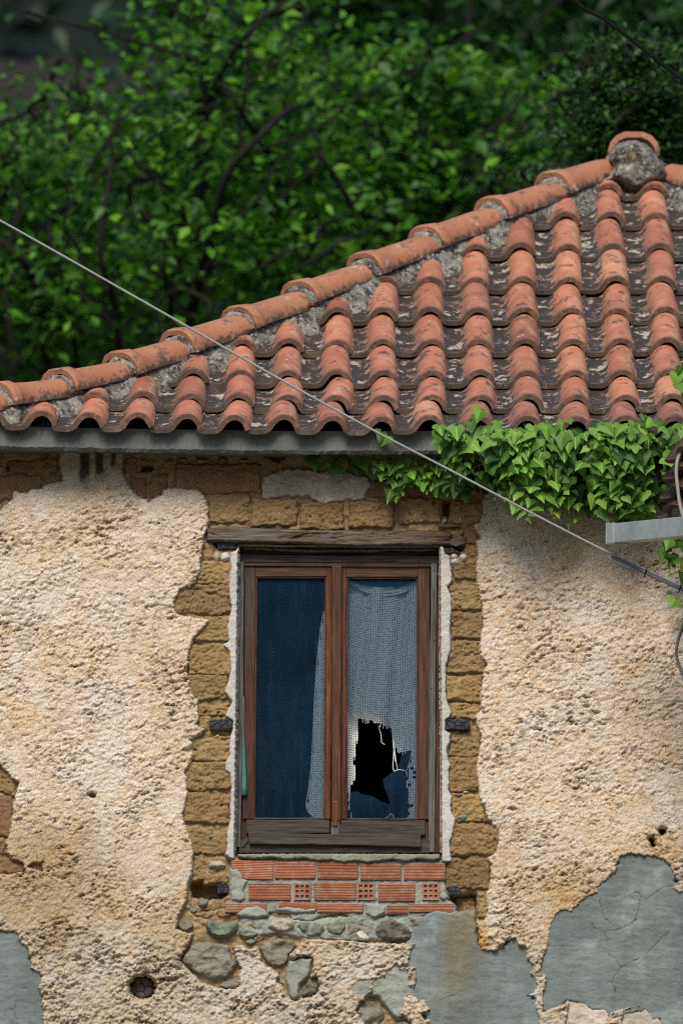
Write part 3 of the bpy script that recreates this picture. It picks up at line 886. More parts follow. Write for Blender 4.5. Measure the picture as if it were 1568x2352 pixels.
# field stones below the brick infill, bedded in cement
relief("stone_bedding", PX([(548, 2104), (620, 2100), (700, 2110), (800, 2100), (900, 2098), (1000, 2098), (985, 2112), (960, 2140), (940, 2160), (800, 2166), (700, 2160), (640, 2150), (560, 2160), (540, 2140)], .0), MT['infill'], wall, -.013, .03, .02, lambda X, Z, d: .016 * fbm(X * 22, Z * 26, 5, 4, .6) + .003 * perlin(X * 100, Z * 100, 6), .0045, .010, 40, 5)
STONES = [
    ([(470, 2120), (478, 2111), (492, 2113), (505, 2119), (522, 2117), (538, 2109), (547, 2118), (549, 2134), (541, 2148), (524, 2157), (502, 2159), (484, 2152), (473, 2138)], 'st_green', -.035, .05, .028, "green rounded field stone"),
    ([(436, 2168), (456, 2163), (478, 2161), (514, 2162), (532, 2175), (534, 2199), (547, 2213), (539, 2235), (517, 2249), (489, 2257), (444, 2237), (414, 2205), (424, 2187)], 'st_grey', -.030, .045, .03, "large flat grey field stone"),
    (blob_poly(647, 2125, 34, 20, 3, j=.07), 'st_pale', -.034, .05, .024, "smooth pale field stone"),
    ([(676, 2122), (698, 2116), (742, 2119), (748, 2136), (735, 2149), (704, 2151), (690, 2140)], 'st_green', -.022, .04, .012, None),
    ([(750, 2124), (768, 2112), (792, 2113), (796, 2130), (786, 2148), (760, 2149), (749, 2140)], 'st_green', -.022, .04, .014, None),
    ([(798, 2112), (824, 2116), (830, 2134), (816, 2152), (800, 2160), (792, 2146)], 'st_grey', -.016, .03, .012, None),
    ([(546, 2138), (560, 2131), (585, 2134), (600, 2143), (588, 2150), (560, 2154), (548, 2148)], 'st_green', -.020, .03, .010, None),
    ([(592, 2176), (612, 2160), (640, 2152), (672, 2158), (684, 2172), (664, 2192), (664, 2206), (648, 2220), (622, 2220), (606, 2204)], 'st_grey', -.020, .035, .014, None),
    ([(856, 2140), (872, 2112), (896, 2107), (925, 2118), (946, 2136), (952, 2150), (944, 2160), (900, 2162), (866, 2158)], 'st_dark', -.036, .05, .022, "dark lichened field stone"),
    ([(935, 2112), (948, 2106), (972, 2114), (968, 2126), (948, 2130), (938, 2122)], 'st_grey', -.024, .03, .010, None),
    ([(814, 2143), (826, 2138), (842, 2144), (851, 2154), (845, 2160), (826, 2158)], 'st_white', -.030, .03, .008, "small white stone chip"),
    ([(690, 2272), (708, 2254), (726, 2246), (732, 2262), (728, 2280), (708, 2292), (692, 2290)], 'st_dark', -.012, .03, .010, None),
    (blob_poly(849, 2330, 36, 38, 6, j=.06), 'st_grey', -.020, .05, .03, "round grey stone in a break in the plaster"),
    (blob_poly(925, 2362, 22, 22, 8, j=.06), 'st_grey', -.010, .04, .02, None),
    (blob_poly(427, 2124, 19, 16, 9), 'st_grey', -.020, .035, .014, None),
    (blob_poly(527, 2260, 26, 15, 10), 'st_grey', -.016, .03, .014, None),
    (blob_poly(577, 2162, 16, 7, 11), 'st_green', -.014, .03, .008, None),
    (blob_poly(596, 2156, 13, 9, 12), 'mud', -.010, .03, .008, None),
    (blob_poly(560, 2122, 16, 11, 13), 'mud', -.006, .03, .008, None),
    (blob_poly(595, 2124, 22, 13, 14), 'mud', -.010, .03, .010, None),
    (blob_poly(540, 2172, 9, 10, 15), 'mud', -.006, .03, .008, None),
    (blob_poly(470, 2100, 26, 9, 16), 'mud', -.004, .03, .008, None),
    (blob_poly(512, 2096, 20, 12, 17), 'adobe', -.010, .03, .010, None),
    (blob_poly(445, 2082, 16, 18, 18), 'st_grey', .0, .03, .012, None),
]
for i, (pl, m, fr, th, rn, lab) in enumerate(STONES):
    o = relief("stone", PX(pl, -.02), MT[m], wall, fr + .006, th, rn * .75, stone_bump(40 + i, .012, .020), .004, .008, 30, 40 + i)
    if lab: o["label"] = lab

# ------------------------------------------------------------------ cement and plaster patches
CRACKS = [[(1379, 2062), (1376, 2071), (1382, 2090), (1386, 2105), (1392, 2112), (1402, 2122)], [(1358, 2120), (1362, 2130), (1376, 2137), (1389, 2145), (1395, 2155), (1394, 2169)], [(1389, 2145), (1394, 2138), (1412, 2138), (1424, 2132), (1440, 2127), (1452, 2119), (1460, 2113), (1458, 2104), (1466, 2090), (1468, 2070), (1472, 2060), (1466, 2051), (1455, 2049)], [(1472, 2060), (1484, 2065), (1496, 2055), (1509, 2047), (1524, 2038), (1540, 2035)], [(1397, 2191), (1412, 2203), (1418, 2215), (1426, 2224), (1438, 2216), (1450, 2208), (1468, 2202)], [(1426, 2224), (1414, 2238), (1406, 2250), (1405, 2255), (1410, 2266), (1414, 2280)], [(1405, 2255), (1392, 2258)], [(1486, 2190), (1496, 2178), (1508, 2165), (1520, 2152), (1540, 2140)], [(40, 2300), (34, 2318), (36, 2335), (40, 2345)], [(34, 2318), (20, 2316)], [(1005, 2300), (1030, 2290), (1048, 2284)]]


def cement_fns(seed, brown=False):
    ck = [PX(c, -.02) for c in CRACKS]

    def crackd(X, Z):
        dd = np.full(X.shape, 9.)
        for c in ck:
            dd = np.minimum(dd, linedist(c, X + .004 * perlin(X * 60, Z * 60, 3), Z + .004 * perlin(X * 60, Z * 60, 4)))
        return dd

    def bump(X, Z, d):
        return .008 * fbm(X * 5, Z * 5, seed, 3) + .0045 * fbm(X * 14 + Z * 6, Z * 30, seed + 1, 4, .6) + .0009 * perlin(X * 140, Z * 140, seed + 2) - .003 * sm(.003, .0006, crackd(X, Z)) - .012 * np.clip(perlin(X * 40, Z * 40, seed + 8) - .62, 0, 1)

    def col(X, Z, d):
        U, V_ = UVg(X, Z)
        C = np.ones(X.shape + (3,))
        w = (sm(.0028, .0006, crackd(X, Z)) * (.35 + .65 * np.clip(perlin(X * 17, Z * 17, 44) + .5, 0, 1)))[..., None]
        C = C * (1 - .62 * w)
        n = fbm(X * 7, Z * 7, seed + 20, 4)
        pale = sm(.12, .5, n)[..., None]
        C = C * (1 + .35 * pale)
        if brown:
            w = (sm(75, 8, np.abs(U - 1058 + (V_ - 2200) * .06) + 42 * fbm(X * 9, Z * 4, 7, 4)) * sm(2420, 2150, V_) * (.75 + .4 * perlin(X * 14, Z * 14, 8)))[..., None]
            C = C * (1 - w) + np.array((1.15, .86, .50)) * w
        e = sm(.02, .0, d)[..., None]
        C = C * (1 + .10 * e)
        return C
    return bump, col


for nm, key, fr, lab, br in (("cement_patch", 'left_patch', -.024, "small grey cement patch at the wall's outer corner", False), ("cement_patch", 'mid_patch', -.026, "grey cement patch with a brown run stain below the brick infill", True), ("cement_patch", 'right_patch', -.024, "large cracked grey cement patch", False)):
    b, c = cement_fns(len(lab), br)
    pl = np.array(HOLES_U[key], float); ce = pl.mean(0)
    pl = ce + (pl - ce) * (1 + 20 / np.linalg.norm(pl - ce, axis=1))[:, None]
    o = relief(nm, PX(pl, -.02), MT['cement'], wall, fr, .02, .012, b, .0036, .010, 34, 3, color=c)
    o["label"] = lab
for key, m, fr in (('pale_a', 'palep', -.018), ('pale_b', 'greyp', -.018), ('grey_lump_a', 'infill', -.032), ('grey_lump_b', 'infill', -.028)):
    pl = np.array(HOLES_U[key], float); ce = pl.mean(0); pl = ce + (pl - ce) * (1 + 13 / np.linalg.norm(pl - ce, axis=1))[:, None]
    relief("plaster_patch", PX(pl, -.02), MT[m], wall, fr, .025, .012, stone_bump(hash(key) % 50, .006, .004) if False else stone_bump(len(key) * 3, .006, .004), .004, .004, 40, 5)
relief("plaster_patch", PX([(605, 1102), (625, 1088), (646, 1076), (688, 1074), (735, 1081), (790, 1080), (844, 1088), (849, 1118), (836, 1144), (790, 1150), (740, 1156), (698, 1141), (646, 1139), (605, 1153), (600, 1128)], -.02), MT['greyp'], wall, -.018, .022, .010, lambda X, Z, d: .014 * fbm(X * 28, Z * 36, 5, 4, .65) + .005 * perlin(X * 100, Z * 100, 6), .0042, .022, 26, 9)
relief("plaster_patch", PX([(662, 2208), (690, 2197), (719, 2200), (716, 2222), (710, 2244), (690, 2262), (688, 2290), (676, 2299), (664, 2290), (660, 2270), (652, 2250), (656, 2228)], -.02), MT['infill'], wall, -.026, .03, .014, stone_bump(9, .005, .004), .004, .004, 40, 6)

# smoother render around the window opening
JL = [(549, 1249), (544, 1261), (528, 1269), (527, 1289), (530, 1301), (526, 1321), (525, 1343), (526, 1371), (531, 1395), (526, 1415), (520, 1443), (525, 1471), (510, 1481), (526, 1497), (529, 1535), (524, 1563), (514, 1589), (532, 1611), (520, 1635), (517, 1645), (534, 1657), (533, 1673), (526, 1701), (526, 1735), (516, 1751), (516, 1769), (526, 1777), (530, 1809), (526, 1851), (528, 1881), (520, 1915), (519, 1951), (514, 1963), (526, 1971), (540, 1976), (540, 1958), (548, 1252)]
JR = [(1009, 1254), (1012, 1250), (1020, 1258), (1023, 1271), (1033, 1275), (1036, 1301), (1040, 1332), (1029, 1349), (1038, 1372), (1038, 1400), (1034, 1446), (1036, 1465), (1036, 1493), (1025, 1530), (1025, 1593), (1029, 1617), (1038, 1632), (1034, 1649), (1024, 1653), (1024, 1676), (1036, 1682), (1034, 1706), (1027, 1718), (1029, 1742), (1036, 1757), (1031, 1770), (1034, 1798), (1031, 1813), (1038, 1830), (1036, 1861), (1047, 1882), (1042, 1910), (1034, 1938), (1036, 1966), (1039, 1980), (1014, 1981), (1013, 1958)]


def jamb_bump(X, Z, d): return .004 * fbm(X * 22, Z * 22, 5, 3) + .0016 * perlin(X * 110, Z * 110, 8) - .008 * np.clip(perlin(X * 70, Z * 70, 12) - .55, 0, 1)


for pl in (JL, JR):
    relief("window_surround", PX(pl, FY), MT['jamb'], wall, -.030, .034, .007, jamb_bump, .0034, .004, 55, 7)
relief("sill", PX([(541, 1958), (640, 1957), (800, 1957), (1012, 1958), (1014, 1976), (990, 1981), (960, 1977), (930, 1983), (900, 1978), (865, 1983), (840, 1985), (815, 1980), (790, 1985), (760, 1979), (730, 1982), (700, 1975), (660, 1978), (620, 1973), (580, 1977), (545, 1972)], FY), MT['sill'], wall, -.036, .085, .012, lambda X, Z, d: .007 * fbm(X * 40, Z * 40, 3, 3) + .002 * perlin(X * 120, Z * 120, 4), .004, .004, 60, 2)

# brick infill under the sill
relief("infill_mortar", PX([(530, 1972), (600, 1970), (1018, 1974), (1024, 2026), (1030, 2064), (1046, 2080), (1047, 2098), (1002, 2100), (963, 2109), (930, 2117), (907, 2103), (871, 2106), (854, 2126), (840, 2134), (820, 2120), (800, 2108), (785, 2099), (732, 2109), (716, 2120), (668, 2114), (665, 2099), (620, 2098), (615, 2109), (575, 2112), (548, 2109), (536, 2098), (520, 2086), (527, 2060), (529, 2010)], -.01), MT['infill'], wall, -.013, .03, .010, lambda X, Z, d: .009 * fbm(X * 34, Z * 34, 5, 4, .65) + .003 * perlin(X * 120, Z * 120, 6), .0042, .004, 50, 5)


def solid_brick(x0, y0, x1, y1, fr, rot=0., ridges=11):
    a = P(x0, y1, fr); b = P(x1, y0, fr)
    w, h, dp = b[0] - a[0], b[2] - a[2], .07
    bm = bmesh.new()
    prof = []
    for i in range(ridges):
        z0 = h * (i + .12) / ridges; z1 = h * (i + .42) / ridges; z2 = h * (i + .60) / ridges; z3 = h * (i + .92) / ridges
        prof += [(0, z0), (0, z1), (.0022, z2), (.0022, z3)]
    prof = [(.004, 0), (0, .003)] + prof[1:-1] + [(0, h - .003), (.004, h)]
    ends = []
    for x in (0, .0025, w - .0025, w):
        e = .002 if x in (0, w) else 0
        ends.append([bm.verts.new((x, y + e, z)) for y, z in prof] + [bm.verts.new((x, dp, h)), bm.verts.new((x, dp, 0))])
    for A_, B_ in zip(ends[:-1], ends[1:]):
        n = len(A_)
        for k in range(n): bm.faces.new((A_[k], B_[k], B_[(k + 1) % n], A_[(k + 1) % n]))
    bm.faces.new(ends[0][::-1]); bm.faces.new(ends[-1])
    o = finish(bm, "brick", MT['brick'], wall)
    o.location = a; o.rotation_euler = (0, rot, 0)
    return o


def hollow_end(x0, y0, x1, y1, fr):
    a = P(x0, y1, fr); b = P(x1, y0, fr)
    w, h = b[0] - a[0], b[2] - a[2]
    cut = [0, .10, .30, .40, .60, .70, .90, 1]
    bm = bmesh.new()
    g = {}
    for i, cx in enumerate(cut):
        for j, cz in enumerate(cut):
            g[i, j] = bm.verts.new((cx * w, 0, cz * h))
    for i in range(7):
        for j in range(7):
            c = [(i, j), (i + 1, j), (i + 1, j + 1), (i, j + 1)]
            if i % 2 and j % 2:
                bk = [bm.verts.new((cut[p] * w, .06, cut[q_] * h)) for p, q_ in c]
                for k in range(4): bm.faces.new((g[c[k]], bk[k], bk[(k + 1) % 4], g[c[(k + 1) % 4]]))
                bm.faces.new(bk)
            else:
                bm.faces.new([g[k] for k in c])
    ring = [g[i, 0] for i in range(8)] + [g[7, j] for j in range(1, 8)] + [g[i, 7] for i in range(6, -1, -1)] + [g[0, j] for j in range(6, 0, -1)]
    bk = [bm.verts.new((v.co.x, .07, v.co.z)) for v in ring]
    for k in range(len(ring)): bm.faces.new((ring[k], bk[k], bk[(k + 1) % len(ring)], ring[(k + 1) % len(ring)]))
    bmesh.ops.recalc_face_normals(bm, faces=bm.faces)
    me = bpy.data.meshes.new("brick"); bm.to_mesh(me); bm.free()
    o = add("brick", me, MT['brick'], wall)
    o.location = a
    o["label"] = "hollow brick end with nine square holes"
    return o


for x0, y0, x1, y1, r in ((531, 1975, 627, 2018, .03), (631, 1979, 724, 2018, 0), (728, 1981, 822, 2019, -.005), (827, 1983, 921, 2021, .005), (927, 1983, 1022, 2021, .0), (571, 2028, 667, 2067, .004), (721, 2027, 817, 2068, -.005), (868, 2030, 952, 2070, .006), (517, 2074, 612, 2096, .012), (640, 2073, 727, 2090, 0), (728, 2075, 833, 2096, 0), (888, 2079, 936, 2099, 0), (938, 2075, 1040, 2095, 0)):
    solid_brick(x0, y0, x1, y1, -.0235, r, 11 if y1 - y0 > 30 else 6)
for x0, y0, x1, y1 in ((675, 2029, 713, 2067), (820, 2028, 860, 2067), (969, 2028, 1008, 2067)):
    hollow_end(x0, y0, x1, y1, -.0230)
# mortar smeared over the ends of the bricks
relief("mortar_smear", PX([(528, 1996), (545, 1992), (556, 2000), (560, 2016), (574, 2022), (566, 2034), (560, 2046), (568, 2066), (550, 2072), (530, 2070), (527, 2040)], -.02), MT['infill'], wall, -.026, .02, .012, stone_bump(3, .006, .003), .004, .004, 50, 2)
relief("mortar_smear", PX([(560, 2084), (590, 2078), (612, 2088), (618, 2104), (590, 2111), (552, 2108), (540, 2100)], -.02), MT['infill'], wall, -.030, .025, .012, stone_bump(4, .006, .003), .004, .004, 50, 3)
relief("mortar_smear", PX([(626, 2086), (660, 2080), (700, 2086), (728, 2084), (726, 2096), (690, 2100), (640, 2094)], -.02), MT['infill'], wall, -.026, .02, .010, stone_bump(5, .006, .003), .004, .004, 50, 4)
relief("mortar_smear", PX([(836, 2072), (868, 2074), (888, 2080), (886, 2098), (860, 2112), (838, 2100)], -.02), MT['infill'], wall, -.026, .02, .012, stone_bump(6, .006, .003), .004, .004, 50, 5)
relief("mortar_smear", PX([(1010, 2030), (1022, 2034), (1030, 2062), (1020, 2070), (1008, 2064)], -.02), MT['infill'], wall, -.026, .02, .010, stone_bump(7, .006, .003), .004, .004, 50, 6)

# lintel, charred blocks and the log end
def beam_bump(X, Z, d):
    g = fbm(X * 7, Z * 130, 3, 4, .6)
    split = np.clip(.10 - np.abs(fbm(X * 3.2, (Z + .02 * perlin(X * 5, X * 0 + 2.2, 8)) * 34, 13, 3)), 0, 1) * np.clip(perlin(X * 4, Z * 9, 15) + .25, 0, 1)
    return .0045 * g + .004 * fbm(X * 5, Z * 16, 21, 3) - .22 * split


board("lintel_core", [(478, 1214), (1028, 1222), (1030, 1249), (478, 1239)], -.012, .12, MT['lintel'], wall, .004, .002, 20)
me_o = relief("lintel", PX([(472, 1212), (520, 1210), (600, 1212), (680, 1216), (770, 1217), (860, 1220), (950, 1218), (1030, 1220), (1037, 1226), (1034, 1240), (1036, 1252), (980, 1254), (900, 1252), (830, 1255), (760, 1252), (690, 1250), (600, 1246), (540, 1245), (474, 1243), (476, 1230)], -.03), MT['lintel'], wall, -.034, .03, .007, beam_bump, .0032, .004, 30, 77)
me_o["label"] = "cracked weathered wooden lintel beam"
board("lintel_splinter", [(1028, 1240), (1070, 1232), (1068, 1250), (1034, 1254)], -.022, .08, MT['lintel'], wall, .004, .003, 6)
board("wood_wedge", [(1004, 1203), (1058, 1204), (1058, 1211), (1006, 1211)], -.018, .05, MT['lintel'], wall, .002, .001, 4)
for c, fr in (([(482, 1653), (526, 1651), (533, 1658), (532, 1677), (481, 1676)], -.028), ([(1024, 1652), (1072, 1652), (1079, 1658), (1079, 1676), (1024, 1675)], -.036), ([(498, 1245), (540, 1246), (543, 1260), (500, 1260)], -.010), ([(1019, 1257), (1036, 1257), (1059, 1270), (1026, 1271)], -.012), ([(498, 2030), (518, 2026), (526, 2034), (524, 2052), (500, 2052)], -.006), ([(1027, 2036), (1050, 2035), (1057, 2042), (1054, 2055), (1030, 2056)], -.016)):
    bm = bmesh.new()
    f = [bm.verts.new(P(u, v, fr)) for u, v in c]; b = [bm.verts.new(P(u, v, fr) + np.array([0, .1, 0])) for u, v in c]
    n = len(c)
    bm.faces.new(f); bm.faces.new(b[::-1])
    for k in range(n): bm.faces.new((f[k], b[k], b[(k + 1) % n], f[(k + 1) % n]))
    finish(bm, "timber_end", MT['char'], wall, .003, segs=2)["label"] = "charred end of a timber built into the wall"
# log end in the round hole
lp = P(327, 2267, .03)
bm = bmesh.new()
rings = []
for k, (rr, yy) in enumerate(((.0, .004), (.012, .002), (.03, .0), (.046, .003), (.05, .012), (.05, .12))):
    if rr == 0: rings.append([bm.verts.new((lp[0], lp[1] + yy, lp[2]))]); continue
    rings.append([bm.verts.new((lp[0] + rr * (1 + .06 * math.sin(3 * a + k)) * math.cos(a), lp[1] + yy + .004 * math.sin(5 * a), lp[2] + rr * math.sin(a))) for a in np.linspace(0, 6.283, 25)[:-1]])
for k in range(24): bm.faces.new((rings[0][0], rings[1][k], rings[1][(k + 1) % 24]))
for A_, B_ in zip(rings[1:-1], rings[2:]):
    for k in range(24): bm.faces.new((A_[k], B_[k], B_[(k + 1) % 24], A_[(k + 1) % 24]))
s = M("log_end_wood", .85, .2)
vsub = s.n("ShaderNodeVectorMath", operation='SUBTRACT'); s.l(s.co, vsub.inputs[0]); vsub.inputs[1].default_value = tuple(lp)
wv = s.n("ShaderNodeTexWave", wave_type='RINGS', rings_direction='Y'); wv.inputs["Scale"].default_value = 55; wv.inputs["Distortion"].default_value = 2.5; s.l(vsub.outputs[0], wv.inputs["Vector"])
colr = s.mix(wv.outputs["Fac"], (.06, .052, .04), (.16, .14, .11))
vor = s.voro(28, feature='DISTANCE_TO_EDGE')
colr = s.mix(s.ramp(vor, [(0, 1.), (.05, 0.)]), colr, (.006, .006, .006))
s.color(colr); s.bump(s.ramp(vor, [(0, 0.), (.08, 1.)]), .8, .006)
finish(bm, "log_end", s.m, wall, smooth=True)["label"] = "round cracked log end set deep in the plaster"

# ------------------------------------------------------------------ window
window = empty("window"); window.parent = house
window["label"] = "wooden two-leaf casement window, one pane broken"
yF, yS, yG = .045, .060, .082
# fixed frame, grey with weather
board("frame", [(550, 1274), (1006, 1277), (1006, 1293), (550, 1290)], yF, yF + .08, MT['grey_x'], window, .003, .0010, 14)
board("frame", [(549, 1290), (561, 1290), (553, 1946), (541, 1946)], yF - .008, yF + .07, MT['grey_z'], window, .003, .0012, 14)
board("frame", [(989, 1294), (1003, 1294), (997, 1957), (983, 1957)], yF - .004, yF + .07, MT['grey_z'], window, .003, .0012, 14)
board("frame", [(1004, 1278), (1018, 1278), (1020, 1958), (997, 1958)], yF + .012, yF + .09, MT['red_z'], window, .003, .0006, 12)
board("frame", [(552, 1930), (986, 1930), (986, 1964), (546, 1964)], yF - .006, yF + .09, MT['grey_x'], window, .003, .0006, 12)
board("frame", [(952, 1878), (992, 1878), (990, 1932), (952, 1932)], yF + .028, yF + .09, MT['red_z'], window, .002, .0004, 4)
board("frame", [(556, 1878), (600, 1878), (596, 1932), (552, 1932)], yF + .028, yF + .09, MT['red_z'], window, .002, .0004, 4)
board("frame", [(540, 1290), (566, 1290), (560, 1940), (530, 1940)], yF + .03, yF + .09, MT['red_z'], window, .002, .0006, 8)
board("frame", [(561, 1288), (990, 1292), (990, 1302), (561, 1300)], yF + .006, yF + .08, MT['red_x'], window, .002, .0006, 10)
# head board right under the lintel, dark with a wavy bead of render
board("head_board", [(548, 1250), (1009, 1252), (1009, 1275), (548, 1274)], yF + .030, yF + .10, MT['red_x'], window, .002, .001, 10)
relief("render_bead", PX([(552, 1254), (640, 1258), (760, 1261), (880, 1259), (1000, 1258), (1006, 1262), (960, 1266), (900, 1263), (850, 1269), (780, 1266), (700, 1270), (640, 1264), (560, 1262)], yF), MT['sill'], window, yF + .004, .03, .008, None, .004, .006, 50, 4)


def sash(lx0, lx1, gx0, gx1, top0, top1, bot0, bot1, botL, botR, skew):
    """one casement leaf: two stiles, two rails and four glazing beads"""
    leaf = empty("casement"); leaf.parent = window
    board("stile", [(lx0, top0), (gx0 - 4, top0), (gx0 - 4 - skew, bot0), (lx0 - skew, bot0)], yS, yS + .038, MT['red_z'], leaf, .003, .0005, 12)
    board("stile", [(gx1 + 4, top0), (lx1, top0), (lx1 - skew * .6, bot0), (gx1 + 4 - skew * .6, bot0)], yS, yS + .038, MT['red_z'] if lx0 > 700 else MT['brn_z'], leaf, .003, .0005, 12)
    board("rail", [(gx0 - 4, top0), (gx1 + 4, top0), (gx1 + 4, top1 - 4), (gx0 - 4, top1 - 4)], yS + .001, yS + .038, MT['red_x'], leaf, .003, .0005, 10)
    board("rail", [(botL, bot0 + 2), (botR, bot0 + 2), (botR, bot1), (botL, bot1)], yS - .004, yS + .038, MT['grey_x'], leaf, .004, .0010, 12)
    for c, m in (([(gx0 - 4, top1 - 4), (gx0, top1), (gx0 - skew, bot0 - 2), (gx0 - 4 - skew, bot0)], 'red_z'), ([(gx1, top1), (gx1 + 4, top1 - 4), (gx1 + 4 - skew * .6, bot0), (gx1 - skew * .6, bot0 - 2)], 'red_z'), ([(gx0 - 4, top1 - 4), (gx1 + 4, top1 - 4), (gx1, top1), (gx0, top1)], 'red_x'), ([(gx0 - skew, bot0 - 3), (gx1, bot0 - 3), (gx1 + 4, bot0 + 1), (gx0 - 4 - skew, bot0 + 1)], 'grey_x')):
        board("glazing_bead", c, yS + .008, yS + .03, MT[m], leaf, .0015, .0002, 6)
    return leaf


leafL = sash(562, 762, 591, 746, 1300, 1328, 1881, 1915, 566, 757, 5)
leafR = sash(782, 987, 799, 956, 1300, 1329, 1882, 1918, 778, 976, 1)
board("meeting_strip", [(762, 1299), (784, 1299), (783, 1886), (761, 1886)], yS - .016, yS + .03, MT['red_z'], window, .004, .0006, 14)
board("meeting_strip", [(764, 1840), (776, 1840), (775, 1898), (763, 1898)], yS - .018, yS + .01, MT['brn_z'], window, .003, .0006, 5)
board("meeting_strip", [(760, 1886), (780, 1886), (779, 1918), (760, 1918)], yS - .012, yS + .02, MT['grey_z'], window, .003, .0006, 5)
board("drip_board", [(570, 1912), (966, 1917), (967, 1946), (572, 1936)], yS - .045, yS - .002, MT['grey_x'], window, .005, .0022, 20)
board("drip_board", [(566, 1897), (757, 1897), (757, 1914), (566, 1914)], yS - .010, yS + .004, MT['grey_x'], window, .004, .0014, 10)
board("lower_brace", [(553, 1936), (570, 1922), (570, 1932), (556, 1948)], yS - .028, yS - .005, MT['grey_x'], window, .002, .0004, 3)
for u, v in ((552, 1332), (552, 1434), (996, 1309), (996, 1470), (990, 1580), (800, 1286), (900, 1287), (960, 1288), (660, 1282)):
    p = P(u, v, yF - .009)
    Vn, qn = tube_mesh("nail", [p, p + np.array([0, .006, 0])], .0028, 6)
    Vn = np.vstack([Vn, p]); tr = np.array([(k, (k + 1) % 6, len(Vn) - 1) for k in range(6)])
    add("nail_head", mesh_np("nail_head", Vn, quads=qn, tris=tr, smooth=False), MT['char'], window)

# panes
gl = [P(u, v, yG) for u, v in ((588, 1325), (749, 1325), (747, 1882), (583, 1882))]


def pane(name, outline, parent):
    """glass 3 mm thick with the given outline (world points on the glass plane)"""
    from mathutils.geometry import tessellate_polygon
    bm = bmesh.new()
    f = [bm.verts.new(p) for p in outline]
    for t3 in tessellate_polygon([[Vector(p) for p in outline]]):
        bm.faces.new([f[k] for k in t3])
    r_ = bmesh.ops.extrude_face_region(bm, geom=bm.faces[:])
    for v in [g for g in r_['geom'] if isinstance(g, bmesh.types.BMVert)]: v.co.y += .003
    return finish(bm, name, MT['glass'], parent)


pane("pane", gl, leafL)
HOLE = [(798, 1611), (804, 1622), (810, 1637), (825, 1639), (852, 1638), (862, 1645), (872, 1652), (887, 1664), (897, 1681), (906, 1700), (923, 1720), (922, 1733), (916, 1756), (904, 1770), (879, 1790), (881, 1806), (891, 1833), (895, 1846)]
HOLE2 = [(895, 1846), (875, 1841), (856, 1829), (827, 1823), (824, 1818), (798, 1819)]
# the broken pane: the big remaining piece and the lower shard, divided by the crack that runs down from the hole
big = [(795, 1325), (959, 1325), (959, 1882), (908, 1882), (900, 1862)] + HOLE[::-1] + [(795, 1611)]
pane("pane", [P(u, v, yG) for u, v in big], leafR)["label"] = "broken pane with a jagged hole"
shard = [(899.2, 1862), (907, 1882), (795, 1882), (795, 1819)] + HOLE2[::-1][:-1] + [(894.6, 1847)]
pane("glass_shard", [P(u, v, yG + .0005) for u, v in shard], leafR)

# ------------------------------------------------------------------ curtains behind the panes: knotted net, real threads
s = M("net_thread", .9, .1); s.b.inputs["Base Color"].default_value = (.84, .86, .82, 1)
_tr = s.n("ShaderNodeBsdfTranslucent"); _tr.inputs[0].default_value = (.9, .92, .9, 1)
_mx = s.n("ShaderNodeMixShader"); _mx.inputs[0].default_value = .3
s.l(s.b.outputs[0], _mx.inputs[1]); s.l(_tr.outputs[0], _mx.inputs[2]); s.l(_mx.outputs[0], s.t.nodes["Material Output"].inputs[0])
MT['net'] = s.m


def net(name, keep, u0, u1, v0, v1, ydepth, fold, warp, label, thick=.0060, cell=5.4, extra=()):
    """net woven of thin flat threads: columns and rows of a grid that hangs in folds; keep(u, v) says where cloth is left"""
    nu, nv = int((u1 - u0) / cell), int((v1 - v0) / cell)
    px = lambda i, j: warp(u0 + (u1 - u0) * i / nu, v0 + (v1 - v0) * j / nv)
    pos = {}
    for i in range(nu + 1):
        for j in range(nv + 1):
            uu, vv = px(i, j)
            if keep(uu, vv): pos[i, j] = P(uu, vv, ydepth + fold(uu, vv))
    V, Q = [], []

    def strip(a, b, w):
        dv = b - a; n = np.cross(dv, (0, 1, 0)); n = n / (np.linalg.norm(n) + 1e-9) * w * .5
        o = len(V)
        V.extend([a - n, b - n, b + n, a + n]); Q.append((o, o + 1, o + 2, o + 3))
    for (i, j), a in pos.items():
        if (i + 1, j) in pos: strip(a, pos[i + 1, j], thick * random.uniform(.8, 1.2))
        if (i, j + 1) in pos: strip(a, pos[i, j + 1], thick * random.uniform(.8, 1.2))
        # frayed ends
        if (i, j + 1) not in pos and (i, j - 1) in pos and random.random() < .5:
            strip(a, a + np.array([random.uniform(-.006, .006), random.uniform(-.004, .004), -random.uniform(.005, .02)]), thick * .5)
    o = add(name, mesh_np(name, V, quads=np.array(Q), smooth=False), MT['net'])
    cv = [(V, Q)]
    for pts, w in extra:
        c = smooth_path([P(u, v, ydepth - .004) for u, v in pts], 24)
        v_, q_ = tube_mesh("t", c, w, 5)
        cv.append((v_, q_))
    Vj, Qj = join_np([(np.array(a), np.array(b)) for a, b in cv])
    o.data = mesh_np(name, Vj, quads=Qj, smooth=False); o.data.materials.append(MT['net'])
    return tag(o, label, "curtain", "net curtains")


def inpoly(poly):
    poly = np.array(poly, float)

    def f(u, v):
        c = False; n = len(poly)
        for i in range(n):
            ax, ay = poly[i]; bx, by = poly[(i + 1) % n]
            if (ay > v) != (by > v) and u < (bx - ax) * (v - ay) / (by - ay) + ax: c = not c
        return c
    return f


